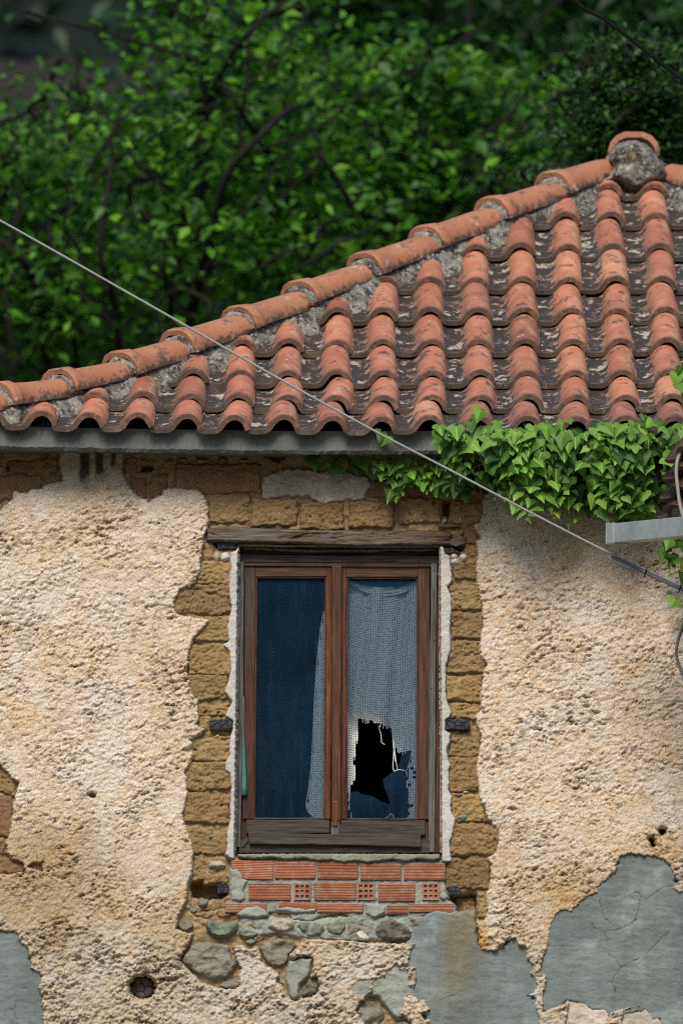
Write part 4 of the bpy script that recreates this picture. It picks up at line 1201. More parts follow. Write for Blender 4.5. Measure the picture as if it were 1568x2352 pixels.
RC = inpoly([(793, 1329), (830, 1338), (875, 1350), (920, 1346), (962, 1330), (962, 1888), (932, 1884), (936, 1850), (933, 1800), (936, 1765), (946, 1738), (943, 1724), (912, 1731), (904, 1704), (899, 1673), (887, 1667), (860, 1660), (827, 1650), (822, 1652), (821, 1700), (816, 1728), (813, 1748), (817, 1776), (812, 1800), (802, 1812), (806, 1850), (808, 1890), (793, 1890)])
net("net_curtain", lambda u, v: RC(u, v) and not (v > 1812 and u < 812 and random.random() < .3) and not (v > 1760 and u > 925 and random.random() < .10), 795, 960, 1329, 1886, .128,
    lambda u, v: .020 * math.sin((u - 800) / 15 + .002 * (v - 1330)) + .010 * math.sin((u + v * .10) / 7), lambda u, v: (u + 3 * math.sin(v / 120), v + 22 * math.exp(-(v - 1329) / 500) * math.sin(math.pi * np.clip((u - 795) / 165, 0, 1))),
    "torn white net curtain hanging behind the broken pane",
    extra=[([(800, 1334), (838, 1352), (876, 1360), (918, 1356), (958, 1338)], .006), ([(800, 1340), (838, 1358), (876, 1367), (918, 1362), (958, 1344)], .004), ([(868, 1664), (875, 1690), (876, 1705), (883, 1710)], .0014), ([(902, 1680), (904, 1720), (902, 1760), (905, 1772)], .0018), ([(904, 1690), (908, 1740), (912, 1768)], .0013), ([(904, 1771), (918, 1768), (932, 1772), (934, 1784)], .0018), ([(900, 1672), (903, 1715), (908, 1750)], .0015), ([(945, 1728), (940, 1750), (934, 1770)], .0018), ([(878, 1882), (890, 1876), (900, 1870), (906, 1884)], .0013), ([(840, 1662), (838, 1656), (848, 1655)], .0015), ([(953, 1340), (952, 1500), (947, 1700), (947, 1725)], .004), ([(873, 1350), (874, 1420), (874, 1480)], .0015)])
LC = inpoly([(746, 1398), (736, 1444), (727, 1534), (722, 1613), (716, 1741), (709, 1811), (704, 1856), (723, 1884), (750, 1888), (750, 1398)])
net("net_curtain", lambda u, v: LC(u, v), 700, 750, 1396, 1888, .125, lambda u, v: .006 * math.sin(u / 7.), lambda u, v: (u, v), "strip of white net curtain drawn aside behind the unbroken pane", thick=.0068,
    extra=[([(744, 1404), (736, 1444), (727, 1534), (722, 1613), (716, 1741), (709, 1811), (704, 1856), (724, 1880)], .0024), ([(746, 1750), (726, 1790), (738, 1840), (746, 1862)], .0025)])
# green cloth caught between frame and leaf
MT['green_cloth'] = mat_plain("green_cloth", (.06, .20, .15), .9, .1, 0, .15, 60, .3)
V, Q = [], []
Lr = [(558, 1600), (557, 1650), (557, 1694), (555, 1740), (554, 1775), (552, 1806), (551, 1828)]; Rr = [(560, 1600), (560, 1650), (561, 1694), (564, 1740), (566, 1775), (567, 1806), (568, 1826)]
for (a, b), (c, e) in zip(Lr, Rr):
    for k in range(4):
        f = k / 3
        V.append(P(a + (c - a) * f, b + (e - b) * f, yF + .010 - .010 * math.sin(f * 3) - .002 * (b - 1600) / 200))
for r_ in range(6):
    for k in range(3): Q.append((r_ * 4 + k, r_ * 4 + k + 1, r_ * 4 + k + 5, r_ * 4 + k + 4))
o = add("cloth_strip", mesh_np("cloth_strip", V, quads=np.array(Q)), MT['green_cloth'])
md = o.modifiers.new("thickness", 'SOLIDIFY'); md.thickness = .002
tag(o, "green cloth strip caught beside the window's hinge side", "cloth")

# ------------------------------------------------------------------ eaves slab
YS = -.235
bm = bmesh.new()
n = 620
ul = np.linspace(-62, 2900, n)
rows = []
zb0 = P(784, 1042, YS)[2]
for i, u in enumerate(ul):
    lift = .020 * max(0., 1 - max(0, u) / 700.) ** 1.3
    x = P(u, 1000, YS)[0]
    w = lambda s_: float(.0035 * perlin(np.array(x * 9 + s_), np.array(s_ * 3.3), 5) + .0045 * perlin(np.array(x * 55 + s_), np.array(s_ * 1.3), 6))
    zb = zb0 + lift
    rows.append([bm.verts.new(p) for p in ((x, .02, zb + .012), (x, YS + .05, zb + .004 + w(1)), (x, YS + .012 + w(4), zb + w(2)), (x, YS + w(3), zb + .012 + w(6)), (x, YS + w(5), zb + .06), (x, YS + .004, zb + .095), (x, .1, zb + .095))])
for a, b in zip(rows[:-1], rows[1:]):
    for k in range(6): bm.faces.new((a[k], b[k], b[k + 1], a[k + 1]))
bm.faces.new(rows[0][::-1]); bm.faces.new(rows[-1])
slab = finish(bm, "eaves_slab", MT['slab'], house, smooth=False)
# the same slab round the corner
bm = bmesh.new()
xl = P(-62, 1000, YS)[0]
hexa(bm, [(xl + .004, YS + .01, zb0 + .024), (xl + .004, YS + .01, zb0 + .112), (xl + .3, YS + .01, zb0 + .112), (xl + .3, YS + .01, zb0 + .024)], [(xl + .004, 5.7, zb0 + .024), (xl + .004, 5.7, zb0 + .112), (xl + .3, 5.7, zb0 + .112), (xl + .3, 5.7, zb0 + .024)])
finish(bm, "eaves_slab", MT['slab'], house)

# ------------------------------------------------------------------ roof
YE = -.285                                    # depth of the eaves tile fronts
TW, TL = .2013, .385                          # tile pitch across and up the slope
VROW = [1004, 960, 902, 830, 758, 686, 611, 538, 471, 402]
prof = [np.array([YE, P(900, VROW[0], YE)[2]])]
angs = []
for r in range(len(VROW) - 1):
    y0, z0 = prof[-1]
    lo, hi = 0., 1.2
    for _ in range(40):
        m = (lo + hi) / 2
        v = UV((.3, y0 + TL * math.cos(m), z0 + TL * math.sin(m)))[1]
        if v > VROW[r + 1]: lo = m
        else: hi = m
    angs.append(lo)
    prof.append(np.array([y0 + TL * math.cos(lo), z0 + TL * math.sin(lo)]))
prof = np.array(prof)
print("roof angles", [round(math.degrees(a), 1) for a in angs])
YA = prof[-1][0] - .03                        # depth of the apex


def zroof(y): return np.interp(y, prof[:, 0], prof[:, 1])


XA = P(1455, 400, YA)[0]
XC = P(-88, 990, YE)[0]
hk = (XA - XC) / (YA - YE)


def xhip(y): return XC + hk * (y - YE)


def eave_lift(x):
    u = 784 + x * S0
    return .022 * max(0., 1 - max(0, u) / 700.) ** 1.3


ZA = float(zroof(YA))
print("apex", XA, YA, ZA, "hip k", hk)

bm = bmesh.new()
yy = list(np.linspace(YE + .06, YA, 14))
Lp = [bm.verts.new((xhip(y), y, zroof(y) - .012)) for y in yy]; Rp = [bm.verts.new((2 * XA - xhip(y), y, zroof(y) - .012)) for y in yy]
for i in range(13): bm.faces.new((Lp[i], Rp[i], Rp[i + 1], Lp[i + 1]))
# the other slopes, behind the hips
LB = [bm.verts.new((xhip(y), 6.2, zroof(y) - .012)) for y in yy]; RB = [bm.verts.new((2 * XA - xhip(y), 6.2, zroof(y) - .012)) for y in yy]
for i in range(13):
    bm.faces.new((Lp[i], Lp[i + 1], LB[i + 1], LB[i])); bm.faces.new((Rp[i + 1], Rp[i], RB[i], RB[i + 1]))
bm.faces.new([LB[0]] + LB[1:] + RB[::-1])
roof = finish(bm, "roof", MT['bed'], house)
roof["label"] = "terracotta hip roof bedded in grey mortar"

PROFILE = [(.000, .010), (.004, .002), (.014, .000), (.052, .000), (.066, .003), (.078, .012), (.088, .026), (.099, .040), (.113, .052), (.130, .0595), (.146, .061), (.162, .0585), (.178, .050), (.191, .037), (.200, .021), (.206, .006)]
PROFILE = [(u * .985, w) for u, w in PROFILE]
TLEN = .425


def tile_mesh(var):
    rs = random.Random(var)
    st = [(0, .0035, .0), (.006, .0045, .0), (.016, .0042, .0), (.021, .0008, .0), (.10, .0, .0), (.20, .0, .001), (.30, .0, .0), (TLEN, 0, 0)]
    n = len(PROFILE)
    pr = np.array(PROFILE)
    tn = np.gradient(pr, axis=0); nr = np.stack([-tn[:, 1], tn[:, 0]], 1); nr /= np.linalg.norm(nr, axis=1)[:, None]
    V = []
    cx_ = rs.choice((.02, .06, .11, .19)); sag = rs.uniform(-.002, .002); tw = rs.uniform(-.004, .004)
    for v, off, b in st:
        for i in range(n):
            p = pr[i] + nr[i] * off
            nz = .0012 * rs.uniform(-1, 1)
            chip = (.003 * max(0, rs.uniform(-1.5, 1)) + (.016 * max(0, 1 - abs(pr[i, 0] - cx_) / .022) if var % 3 == 0 else 0)) if v < .02 else 0
            V.append((p[0] + .0006 * rs.uniform(-1, 1), v + chip, p[1] + nz + sag * math.sin(v * 7) + tw * (p[0] - .1) * v * 4))
    ns_ = len(st)
    for v, off, b in ((0, 0, 0), (.05, 0, 0), (TLEN, 0, 0)):
        for i in range(n):
            p = pr[i] - nr[i] * .017
            V.append((p[0], v + (.001 if v == 0 else 0), p[1]))
    Q = []
    for s_ in range(ns_ - 1):
        for i in range(n - 1): Q.append((s_ * n + i, s_ * n + i + 1, (s_ + 1) * n + i + 1, (s_ + 1) * n + i))
    B0 = ns_ * n
    for s_ in range(2):
        for i in range(n - 1): Q.append((B0 + s_ * n + i + 1, B0 + s_ * n + i, B0 + (s_ + 1) * n + i, B0 + (s_ + 1) * n + i + 1))
    for i in range(n - 1): Q.append((i + 1, i, B0 + i, B0 + i + 1))                    # front rim
    top = [s_ * n for s_ in range(ns_)]
    Q.append((0, n * (ns_ - 1), B0 + 2 * n, B0)); Q.append((n - 1, B0 + n - 1, B0 + 2 * n + n - 1, n * (ns_ - 1) + n - 1))
    return mesh_np("roof_tile", np.array(V), quads=np.array(Q))


TILES = [tile_mesh(i) for i in range(9)]
for t_ in TILES:
    t_.materials.append(MT['tile'])
    sh = np.ones(len(t_.polygons), bool); t_.polygons.foreach_set("use_smooth", sh)
    bmt = bmesh.new(); bmt.from_mesh(t_)
    for e in bmt.edges:
        if len(e.link_faces) == 2 and e.calc_face_angle(0) > .75: e.smooth = False
    bmt.to_mesh(t_); bmt.free()

crest0 = P(102, 960, YE)[0] - .146 * .985
ncol = 20
for r in range(len(VROW) - 1):
    th = angs[r] - math.radians(3.9 if r else 2.2)
    y0, z0 = prof[r]
    for c in range(-2, ncol):
        x0 = crest0 + c * TW + (-.012 if r == 0 else 0) + random.uniform(-.004, .004) + .0018 * r * 0
        xm = x0 + .1
        hx = float(xhip(y0 + .15)); hx2 = 2 * XA - hx
        if xm + .12 < float(xhip(y0)) or x0 > 2 * XA - float(xhip(y0)): continue
        if x0 + .21 < float(xhip(y0 + .02)): continue
        lift = eave_lift(x0) * max(0, 1 - r / 4.)
        X3 = Vector((1, 0, 0)); Y3 = Vector((0, math.cos(th), math.sin(th))); Z3 = X3.cross(Y3)
        jr = math.radians(random.gauss(0, .95)); jt = math.radians(random.gauss(0, .8))
        Mx = Matrix((X3, Y3, Z3)).transposed().to_4x4()
        raise_ = .034 if r else .024
        loc = Vector((x0, y0 + random.uniform(-.006, .006), z0 + lift)) + Z3 * (raise_ + random.uniform(-.002, .003))
        Mx = Matrix.Translation(loc) @ Mx @ Matrix.Rotation(jr, 4, 'Z') @ Matrix.Rotation(jt, 4, 'Y')
        me = random.choice(TILES)
        # cut the tiles that run past the hip
        nL = Vector((-1, hk, 0)).normalized()      # points outside the left hip
        crosses = any((Mx @ Vector((u, v, .03))).x < xhip((Mx @ Vector((u, v, .03))).y) for u in (0, .2) for v in (0, TLEN))
        crossR = any((Mx @ Vector((u, v, .03))).x > 2 * XA - xhip((Mx @ Vector((u, v, .03))).y) for u in (0, .2) for v in (0, TLEN))
        if crosses or crossR:
            bmt = bmesh.new(); bmt.from_mesh(me)
            inv = Mx.inverted()
            for use, px_, nn in ((crosses, (XC, YE, 0), Vector((-1, hk, 0))), (crossR, (2 * XA - XC, YE, 0), Vector((1, hk, 0)))):
                if use:
                    nn.normalize()
                    bmesh.ops.bisect_plane(bmt, geom=bmt.verts[:] + bmt.edges[:] + bmt.faces[:], plane_co=inv @ Vector(px_), plane_no=inv.to_3x3() @ nn, clear_outer=True)
            if len(bmt.faces) < 12: bmt.free(); continue
            me = bpy.data.meshes.new("roof_tile"); bmt.to_mesh(me); bmt.free()
            if len(me.materials) == 0: me.materials.append(MT['tile'])
        o = add("roof_tile", me, None, roof)
        o.matrix_world = Mx

# hip caps
CAPP = [(-.092, -.008), (-.090, .017), (-.081, .041), (-.062, .063), (-.031, .076), (.031, .076), (.062, .063), (.081, .041), (.090, .017), (.092, -.008)]


def cap_mesh(length, var):
    rs = random.Random(100 + var)
    st = [(-.004, 1.17), (.004, 1.22), (.046, 1.21), (.058, 1.13), (.074, 1.05), (.16, 1.0), (length * .7, .97), (length, .93)]
    V, Q = [], []
    n = len(CAPP)
    pr = np.array(CAPP)
    for v, s_ in st:
        for i in range(n): V.append((pr[i, 0] * s_ + .0012 * rs.uniform(-1, 1), v + (.003 * max(0, rs.uniform(-1, 1)) if v < 0 else 0), pr[i, 1] * s_ - .008 * (1 - s_) + .001 * rs.uniform(-1, 1)))
    ns_ = len(st)
    for v, s_ in ((-.003, 1.0), (.1, .90), (length, .84)):
        for i in range(n): V.append((pr[i, 0] * s_, v, pr[i, 1] * s_ - .006))
    for s_ in range(ns_ - 1):
        for i in range(n - 1): Q.append((s_ * n + i, (s_ + 1) * n + i, (s_ + 1) * n + i + 1, s_ * n + i + 1))
    B0 = ns_ * n
    for s_ in range(2):
        for i in range(n - 1): Q.append((B0 + s_ * n + i, B0 + s_ * n + i + 1, B0 + (s_ + 1) * n + i + 1, B0 + (s_ + 1) * n + i))
    for i in range(n - 1): Q.append((i, i + 1, B0 + i + 1, B0 + i))
    Q.append((0, B0, B0 + 2 * n, n * (ns_ - 1))); Q.append((n - 1, n * (ns_ - 1) + n - 1, B0 + 2 * n + n - 1, B0 + n - 1))
    me = mesh_np("hip_tile", np.array(V), quads=np.array(Q))
    bmt = bmesh.new(); bmt.from_mesh(me)
    bmesh.ops.recalc_face_normals(bmt, faces=bmt.faces)
    for e in bmt.edges:
        if len(e.link_faces) == 2 and e.calc_face_angle(0) > .62: e.smooth = False
    bmt.to_mesh(me); bmt.free()
    return me


def hp(y, side=1):
    x = xhip(y) if side > 0 else 2 * XA - xhip(y)
    return Vector((float(x), float(y), float(zroof(y)) + eave_lift(float(xhip(y))) * max(0, 1 - (y - YE) / 1.3)))


CU = [-140, 2, 145, 288, 420, 560, 700, 850, 990, 1140, 1280]
ysamp = np.linspace(YE - .25, YA, 600)
us = np.array([UV(hp(max(y, YE)) + Vector((0, 0, .1)) + Vector((hk * (y - max(y, YE)), y - max(y, YE), (y - max(y, YE)) * .4)))[0] for y in ysamp])
cy = [float(np.interp(u, us, ysamp)) for u in CU] + [YA - .16]


def place_cap(y0, y1, side, i):
    a = hp(max(y0, YE), side); b = hp(y1, side)
    d_ = (b - a)
    if y0 < YE: a = a - d_.normalized() * (YE - y0) * 1.6
    d_ = b - a; L = d_.length; d_.normalize()
    hor = Vector((-d_.y, d_.x, 0)).normalized() * -1
    nz = hor.cross(d_).normalized()
    d2 = (d_ - nz * .05).normalized(); nz2 = hor.cross(d2).normalized()
    me = cap_mesh(L + .045, i)
    me.materials.append(MT['cap'])
    Mx = Matrix((hor, d2, nz2)).transposed().to_4x4()
    o = add("hip_tile", me, None, roof)
    o.matrix_world = Matrix.Translation(a + nz * (.084 + random.uniform(-.003, .003))) @ Mx @ Matrix.Rotation(math.radians(random.gauss(0, 1.)), 4, 'Z') @ Matrix.Rotation(math.radians(random.gauss(0, 1.2)), 4, 'Y')
    return o


for i in range(len(cy) - 1): place_cap(cy[i], cy[i + 1], 1, i)
ycr = [YA - .20 - .285 * k for k in range(10)][::-1]
ycr = [y_ for y_ in ycr if y_ > YE]
for i in range(len(ycr) - 1): place_cap(ycr[i], ycr[i + 1], -1, 30 + i)


# mortar bedding under the hip caps
def bedding(side, s_hi=1.0):
    ts = np.linspace(0, 1, 420); ws = np.linspace(-.10, .21, 44)
    ysv = YE - .03 + (YA - YE + .03) * ts
    Vb = np.zeros((len(ts), len(ws), 3))
    s1 = np.linspace(0, 4.2, len(ts))
    low = .128 + .05 * fbm(s1 * 6, s1 * 0 + 3.3 + side, 3, 3) + .02 * perlin(s1 * 24, s1 * 0 + 1.7, 4) + .035 * np.sin(s1 * 14.)
    for i, y in enumerate(ysv):
        p = hp(max(y, YE), side)
        d_ = (hp(min(max(y, YE) + .1, YA), side) - hp(min(max(y, YE), YA - .1), side)).normalized()
        nF = Vector((0, -math.sin(.48), math.cos(.48)))
        per = d_.cross(nF).normalized()
        if per.z > 0: per = -per
        for j, w in enumerate(ws):
            if w >= 0: q_ = p + per * w; nn = nF
            else: q_ = p + Vector((side * w * .9, 0, w * .45)); nn = nF
            wl = float(low[i])
            h = .088 if w < .06 else (.088 - .045 * min(1, (w - .06) / .05) - .02 * max(0, (w - .11) / .06))
            if w > wl: h -= (w - wl) * 1.6
            Vb[i, j] = q_ + nn * h
    S_, W_ = np.meshgrid(s1, ws, indexing='ij')
    nz = .016 * fbm(S_ * 16, W_ * 18, 5 + side, 4, .6) + .004 * perlin(S_ * 70, W_ * 70, 6)
    Vb += nz[..., None] * np.array([0, -.47, .88])
    q, used = grid_faces((Vb[..., 1] > YE + .035) & (W_ < low[:, None] + .03))
    return add("mortar_bedding", mesh_np("mortar_bedding", Vb.reshape(-1, 3)[used], quads=q[:, ::-1] if side > 0 else q), MT['bed'], roof)


bedding(1); bedding(-1)
# mortar plugs in the mouths of the caps
for i in range(1, len(cy) - 1):
    a = hp(max(cy[i], YE), 1); b = hp(cy[i + 1], 1); d_ = (b - a).normalized()
    hor = Vector((-d_.y, d_.x, 0)).normalized() * -1; nz = hor.cross(d_).normalized()
    n = 20; V = []; Q = []
    for k, (sc, off) in enumerate(((1.0, .012), (.98, -.012), (.8, -.022), (.4, -.026), (.05, -.026))):
        for t_ in range(n):
            a_ = math.pi * t_ / (n - 1)
            rr = sc * (1 + .05 * math.sin(5 * a_ + i * 2.1) + random.uniform(-.03, .03))
            V.append(a + nz * (.076 + .080 * rr * math.sin(a_)) + hor * (.098 * rr * math.cos(a_)) + d_ * (off + random.uniform(-.004, .004)))
    for k in range(4):
        for t_ in range(n - 1): Q.append((k * n + t_, k * n + t_ + 1, (k + 1) * n + t_ + 1, (k + 1) * n + t_))
    add("mortar_plug", mesh_np("mortar_plug", [tuple(v) for v in V], quads=np.array(Q)), MT['bed'], roof)

# ridge running back from the apex, its end filled with mortar
rp = P(1455, 345, YA - .02)
for i in range(4):
    me = cap_mesh(.40, 60 + i); me.materials.append(MT['cap'])
    o = add("ridge_tile", me, None, roof)
    o.matrix_world = Matrix.Translation((rp[0], YA - .02 + .37 * i, rp[2] - .016 + (.006 * (i % 2)))) @ Matrix.Diagonal((1.06, 1, 1.06, 1))
    if i == 0: o["label"] = "end tile of the ridge, its mouth filled with mortar"


def apex_bump(X, Z, d): return .020 * fbm(X * 14, Z * 14, 5, 4, .6) + .005 * perlin(X * 70, Z * 70, 6)


pl = [(1400, 350), (1404, 335), (1420, 319), (1440, 312), (1458, 311), (1478, 316), (1496, 328), (1507, 346), (1530, 366), (1545, 392), (1532, 412), (1500, 424), (1478, 442), (1448, 440), (1424, 424), (1396, 420), (1372, 412), (1392, 392), (1404, 372), (1396, 362)]
relief("mortar_end", PX(pl, YA - .36), MT['bed'], roof, YA - .33, .16, .05, apex_bump, .005, .006, 40, 4)

# ------------------------------------------------------------------ ivy over the eaves
MT['ivy'] = mat_leaf("ivy_leaf", (.028, .085, .014), (.095, .215, .028), (.20, .37, .055), .36, .55, yellow=True)
MT['ivy_in'] = mat_leaf("ivy_inner_leaf", 0, 0, 0, .34, .55, tint=True)
MT['stem'] = mat_plain("ivy_stem", (.10, .075, .04), .9, .1)
ivy = empty("ivy", tuple(P(1300, 1050, -.2)))
tag(ivy, "green ivy hanging over the eaves on the roof's gutter side", "ivy")


def ivy_leaf(var):
    rs = random.Random(var)
    half = [(0, .0), (.18, -.13), (.40, -.12), (.56, .06), (.50, .22), (.33, .34), (.27, .50), (.15, .74), (.0, 1.0)]
    half = [(x * rs.uniform(.85, 1.12), y + rs.uniform(-.03, .03)) for x, y in half]
    cup = rs.uniform(.10, .3); curl = rs.uniform(.10, .35)
    V, T = [], []
    mid = [(0, y) for x, y in half]
    def z(x, y): return -cup * abs(x) * .9 - curl * y * y * .5 + .03 * math.sin(9 * x + 4 * y)
    for side in (-1, 1):
        o = len(V)
        for x, y in half: V.append((side * x, y, z(x, y)))
        for x, y in half: V.append((0, max(0, min(1, y * .98 + .02)), z(0, y) - .02))
        n = len(half)
        for i in range(n - 1):
            a, b, c, d_ = o + i, o + i + 1, o + n + i + 1, o + n + i
            T += [(a, b, c), (a, c, d_)] if side > 0 else [(a, c, b), (a, d_, c)]
    return np.array(V), np.array(T)


LEAF = []
for k in range(4):
    V, T = ivy_leaf(k)
    me = mesh_np("leaf", V * .063, tris=T); me.materials.append(MT['ivy']); LEAF.append((me, V * .063, T))

IVY_ZONES = [  # polygon, count, depth range (front, back), size
    ([(1004, 1000), (1020, 985), (1062, 1000), (1075, 960), (1110, 950), (1140, 968), (1150, 1005), (1210, 985), (1245, 990), (1260, 960), (1285, 965), (1330, 985), (1400, 980), (1470, 965), (1500, 960), (1568, 960), (1640, 950), (1640, 1060), (1568, 1070), (1470, 1060), (1300, 1050), (1150, 1060), (1040, 1050), (1005, 1040)], 62, (-.40, -.28), 1.0),
    ([(1010, 1030), (1150, 1040), (1300, 1040), (1470, 1050), (1568, 1060), (1640, 1060), (1640, 1130), (1500, 1130), (1430, 1125), (1350, 1120), (1290, 1110), (1200, 1120), (1120, 1110), (1060, 1110), (1020, 1075)], 34, (-.36, -.2), 1.05),
    ([(858, 1070), (900, 1066), (960, 1085), (1010, 1085), (1060, 1100), (1080, 1140), (1060, 1150), (1000, 1155), (985, 1130), (940, 1110), (900, 1115), (862, 1105)], 34, (-.17, -.09), .85),
    ([(1180, 1110), (1300, 1110), (1370, 1130), (1420, 1140), (1490, 1130), (1490, 1160), (1440, 1150), (1350, 1175), (1310, 1180), (1230, 1150), (1190, 1130)], 26, (-.16, -.08), 1.1),
    ([(690, 1050), (760, 1052), (850, 1056), (850, 1090), (800, 1085), (740, 1080), (700, 1066)], 16, (-.14, -.06), 1.05),
    ([(1400, 1175), (1500, 1180), (1500, 1205), (1410, 1200)], 9, (-.14, -.08), 1.0),
    ([(1505, 1240), (1568, 1245), (1600, 1250), (1600, 1420), (1550, 1390), (1535, 1330), (1512, 1280)], 22, (-.25, -.08), 1.0),
    ([(1545, 850), (1600, 850), (1600, 960), (1550, 900)], 9, (-.42, -.34), 1.0),
    ([(876, 1004), (900, 1004), (900, 1018), (880, 1016)], 2, (-.29, -.28), 1.0),
]


def leaf_matrix(p, size, back=0.):
    # tip hangs down and outwards, face turned to the light
    face = Vector((random.gauss(0, .55), -1 + random.gauss(0, .2), random.gauss(.60, .45))).normalized()
    down = Vector((random.gauss(0, .5), -.25 + random.gauss(0, .2), -1))
    yv = (down - face * down.dot(face)).normalized(); xv = yv.cross(face).normalized()
    return Matrix.Translation(p) @ Matrix((xv, yv, face)).transposed().to_4x4() @ Matrix.Scale(size, 4)


nleaf = 0
inner_V, inner_T, inner_C, off = [], [], [], 0
IVYPAL = np.array([(.050, .13, .020), (.08, .19, .026), (.11, .24, .030), (.15, .30, .042), (.035, .10, .018)])
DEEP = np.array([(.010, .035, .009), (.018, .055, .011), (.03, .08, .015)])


def spare_leaf(p, s_, pal):
    global off
    me_, Vv_, Tt_ = LEAF[random.randrange(4)]
    Mm = np.array(leaf_matrix(p, s_)); V = Vv_ @ Mm[:3, :3].T + Mm[:3, 3]
    inner_V.append(V - np.array(ivy.location)); inner_T.append(Tt_ + off); off += len(V)
    inner_C.append(np.tile(pal[random.randrange(len(pal))] * random.uniform(.8, 1.2), (len(V), 1)))


# hanging shoots, leaves set alternately along each
shoots = []
for k in range(58):
    u0 = random.uniform(1008, 1625) if k > 6 else random.uniform(868, 1015)
    top = random.uniform(985, 1015) if k > 6 else random.uniform(1060, 1080)
    reach = (float(np.interp(u0, [1005, 1060, 1140, 1220, 1330, 1430, 1500, 1620], [90, 130, 150, 195, 215, 180, 175, 160])) if k > 6 else 80) * random.uniform(.55, 1.05)
    y0 = random.uniform(-.44, -.30) if k > 6 else -.13
    drift = random.uniform(-26, 26); m = max(3, int(reach / 15))
    path = [P(u0 + drift * (j / m) ** 1.5 + 4 * math.sin(j * 1.3 + k), top + reach * j / m, y0 + (.10 if k > 6 else .04) * (j / m)) for j in range(m + 1)]
    shoots.append(path)
    for j in range(m + 1):
        uu, vv_ = UV(path[j])
        p = Vector(P(uu + (9 if j % 2 else -9) + random.uniform(-4, 4), vv_ - 10, path[j][1] - random.uniform(.005, .04)))
        s_ = random.uniform(.45, 1.3) * (1.05 - .35 * (j / m))
        if nleaf < 300:
            o = add("leaf", LEAF[random.randrange(4)][0], None); o.parent = ivy
            o.matrix_basis = Matrix.Translation(-ivy.location) @ leaf_matrix(p, s_); nleaf += 1
        else:
            spare_leaf(p, s_, IVYPAL)
for path in shoots:
    V, q = tube_mesh("stem", smooth_path(path, 16) - np.array(ivy.location), np.linspace(.003, .0012, 16), 5)
    add("stem", mesh_np("stem", V, quads=q), MT['stem'], ivy)
for zi, (pl, cnt, (ya, yb_), sz) in enumerate(IVY_ZONES):
    f = inpoly(pl); a = np.array(pl, float); lo, hi = a.min(0), a.max(0)
    pts = []; tries = 0
    while len(pts) < cnt and tries < 60000:
        tries += 1
        u, v = random.uniform(lo[0], hi[0]), random.uniform(lo[1], hi[1])
        if not f(u, v): continue
        if all((u - x) ** 2 + (v - y) ** 2 > (12 if zi < 2 else 13) ** 2 for x, y in pts): pts.append((u, v))
    for u, v in pts:
        t_ = (v - lo[1]) / (hi[1] - lo[1] + 1)
        y = ya + (yb_ - ya) * (t_ * .6 + random.random() * .4)
        p = Vector(P(u, v - 14, y)); s_ = sz * random.uniform(.5, 1.15)
        if nleaf < 300:
            o = add("leaf", LEAF[random.randrange(4)][0], None)
            o.parent = ivy; o.matrix_parent_inverse = Matrix.Identity(4)
            o.matrix_basis = Matrix.Translation(-ivy.location) @ leaf_matrix(p, s_)
            nleaf += 1
        else:
            spare_leaf(p, s_, IVYPAL)
# deeper leaves behind, their shade put into a darker palette
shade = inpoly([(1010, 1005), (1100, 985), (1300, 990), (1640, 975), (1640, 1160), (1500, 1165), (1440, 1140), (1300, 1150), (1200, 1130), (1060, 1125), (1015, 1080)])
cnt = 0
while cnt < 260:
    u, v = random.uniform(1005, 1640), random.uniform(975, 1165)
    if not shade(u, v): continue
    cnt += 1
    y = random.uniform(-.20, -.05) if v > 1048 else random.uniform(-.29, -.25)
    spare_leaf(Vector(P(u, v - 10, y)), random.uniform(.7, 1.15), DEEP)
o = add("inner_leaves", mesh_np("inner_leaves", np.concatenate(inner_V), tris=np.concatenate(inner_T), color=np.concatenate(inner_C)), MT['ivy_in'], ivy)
o["kind"] = "stuff"
# stems
for k in range(6, 26):
    u0 = random.uniform(1020, 1600) if k > 5 else random.uniform(720, 1000)
    v0 = random.uniform(1000, 1040) if k > 5 else 1052
    pts = [P(u0, v0, -.25 if k > 5 else -.06)]
    for j in range(4): pts.append(P(u0 + random.uniform(-30, 30), v0 + 22 * (j + 1), -.25 + .04 * j if k > 5 else -.05 - .02 * j))
    V, q = tube_mesh("stem", smooth_path(pts, 14) - np.array(ivy.location), np.linspace(.004, .0015, 14), 5)
    add("stem", mesh_np("stem", V, quads=q), MT['stem'], ivy)

# ------------------------------------------------------------------ cables, pole, gutter, the neighbour's roof edge
MT['cable'] = mat_plain("grey_cable", (.25, .26, .24), .55, .4, 0, .1, 30, .1)
MT['cable_d'] = mat_plain("dark_grey_cable", (.15, .155, .155), .6, .4, 0, .15, 30, .1)
MT['cable_b'] = mat_plain("black_cable", (.006, .006, .006), .9, .1, 0, .1, 30, .1)
MT['metal'] = mat_plain("painted_gutter", (.29, .335, .34), .36, .5, .3, .3, 9, .1)
MT['pole'] = mat_plain("pole_steel", (.10, .11, .11), .6, .4, .2, .2, 12, .2)


def cable(name, pts, r, mat, label, n=48, parent=None, cat="cable", group=None, capped=True):
    c = smooth_path([P(u, v, y) for u, v, y in pts], n)
    V, q = tube_mesh(name, c, r, 10)
    o = add(name, mesh_np(name, V, quads=q), mat, parent)
    if label: tag(o, label, cat, group)
    return o


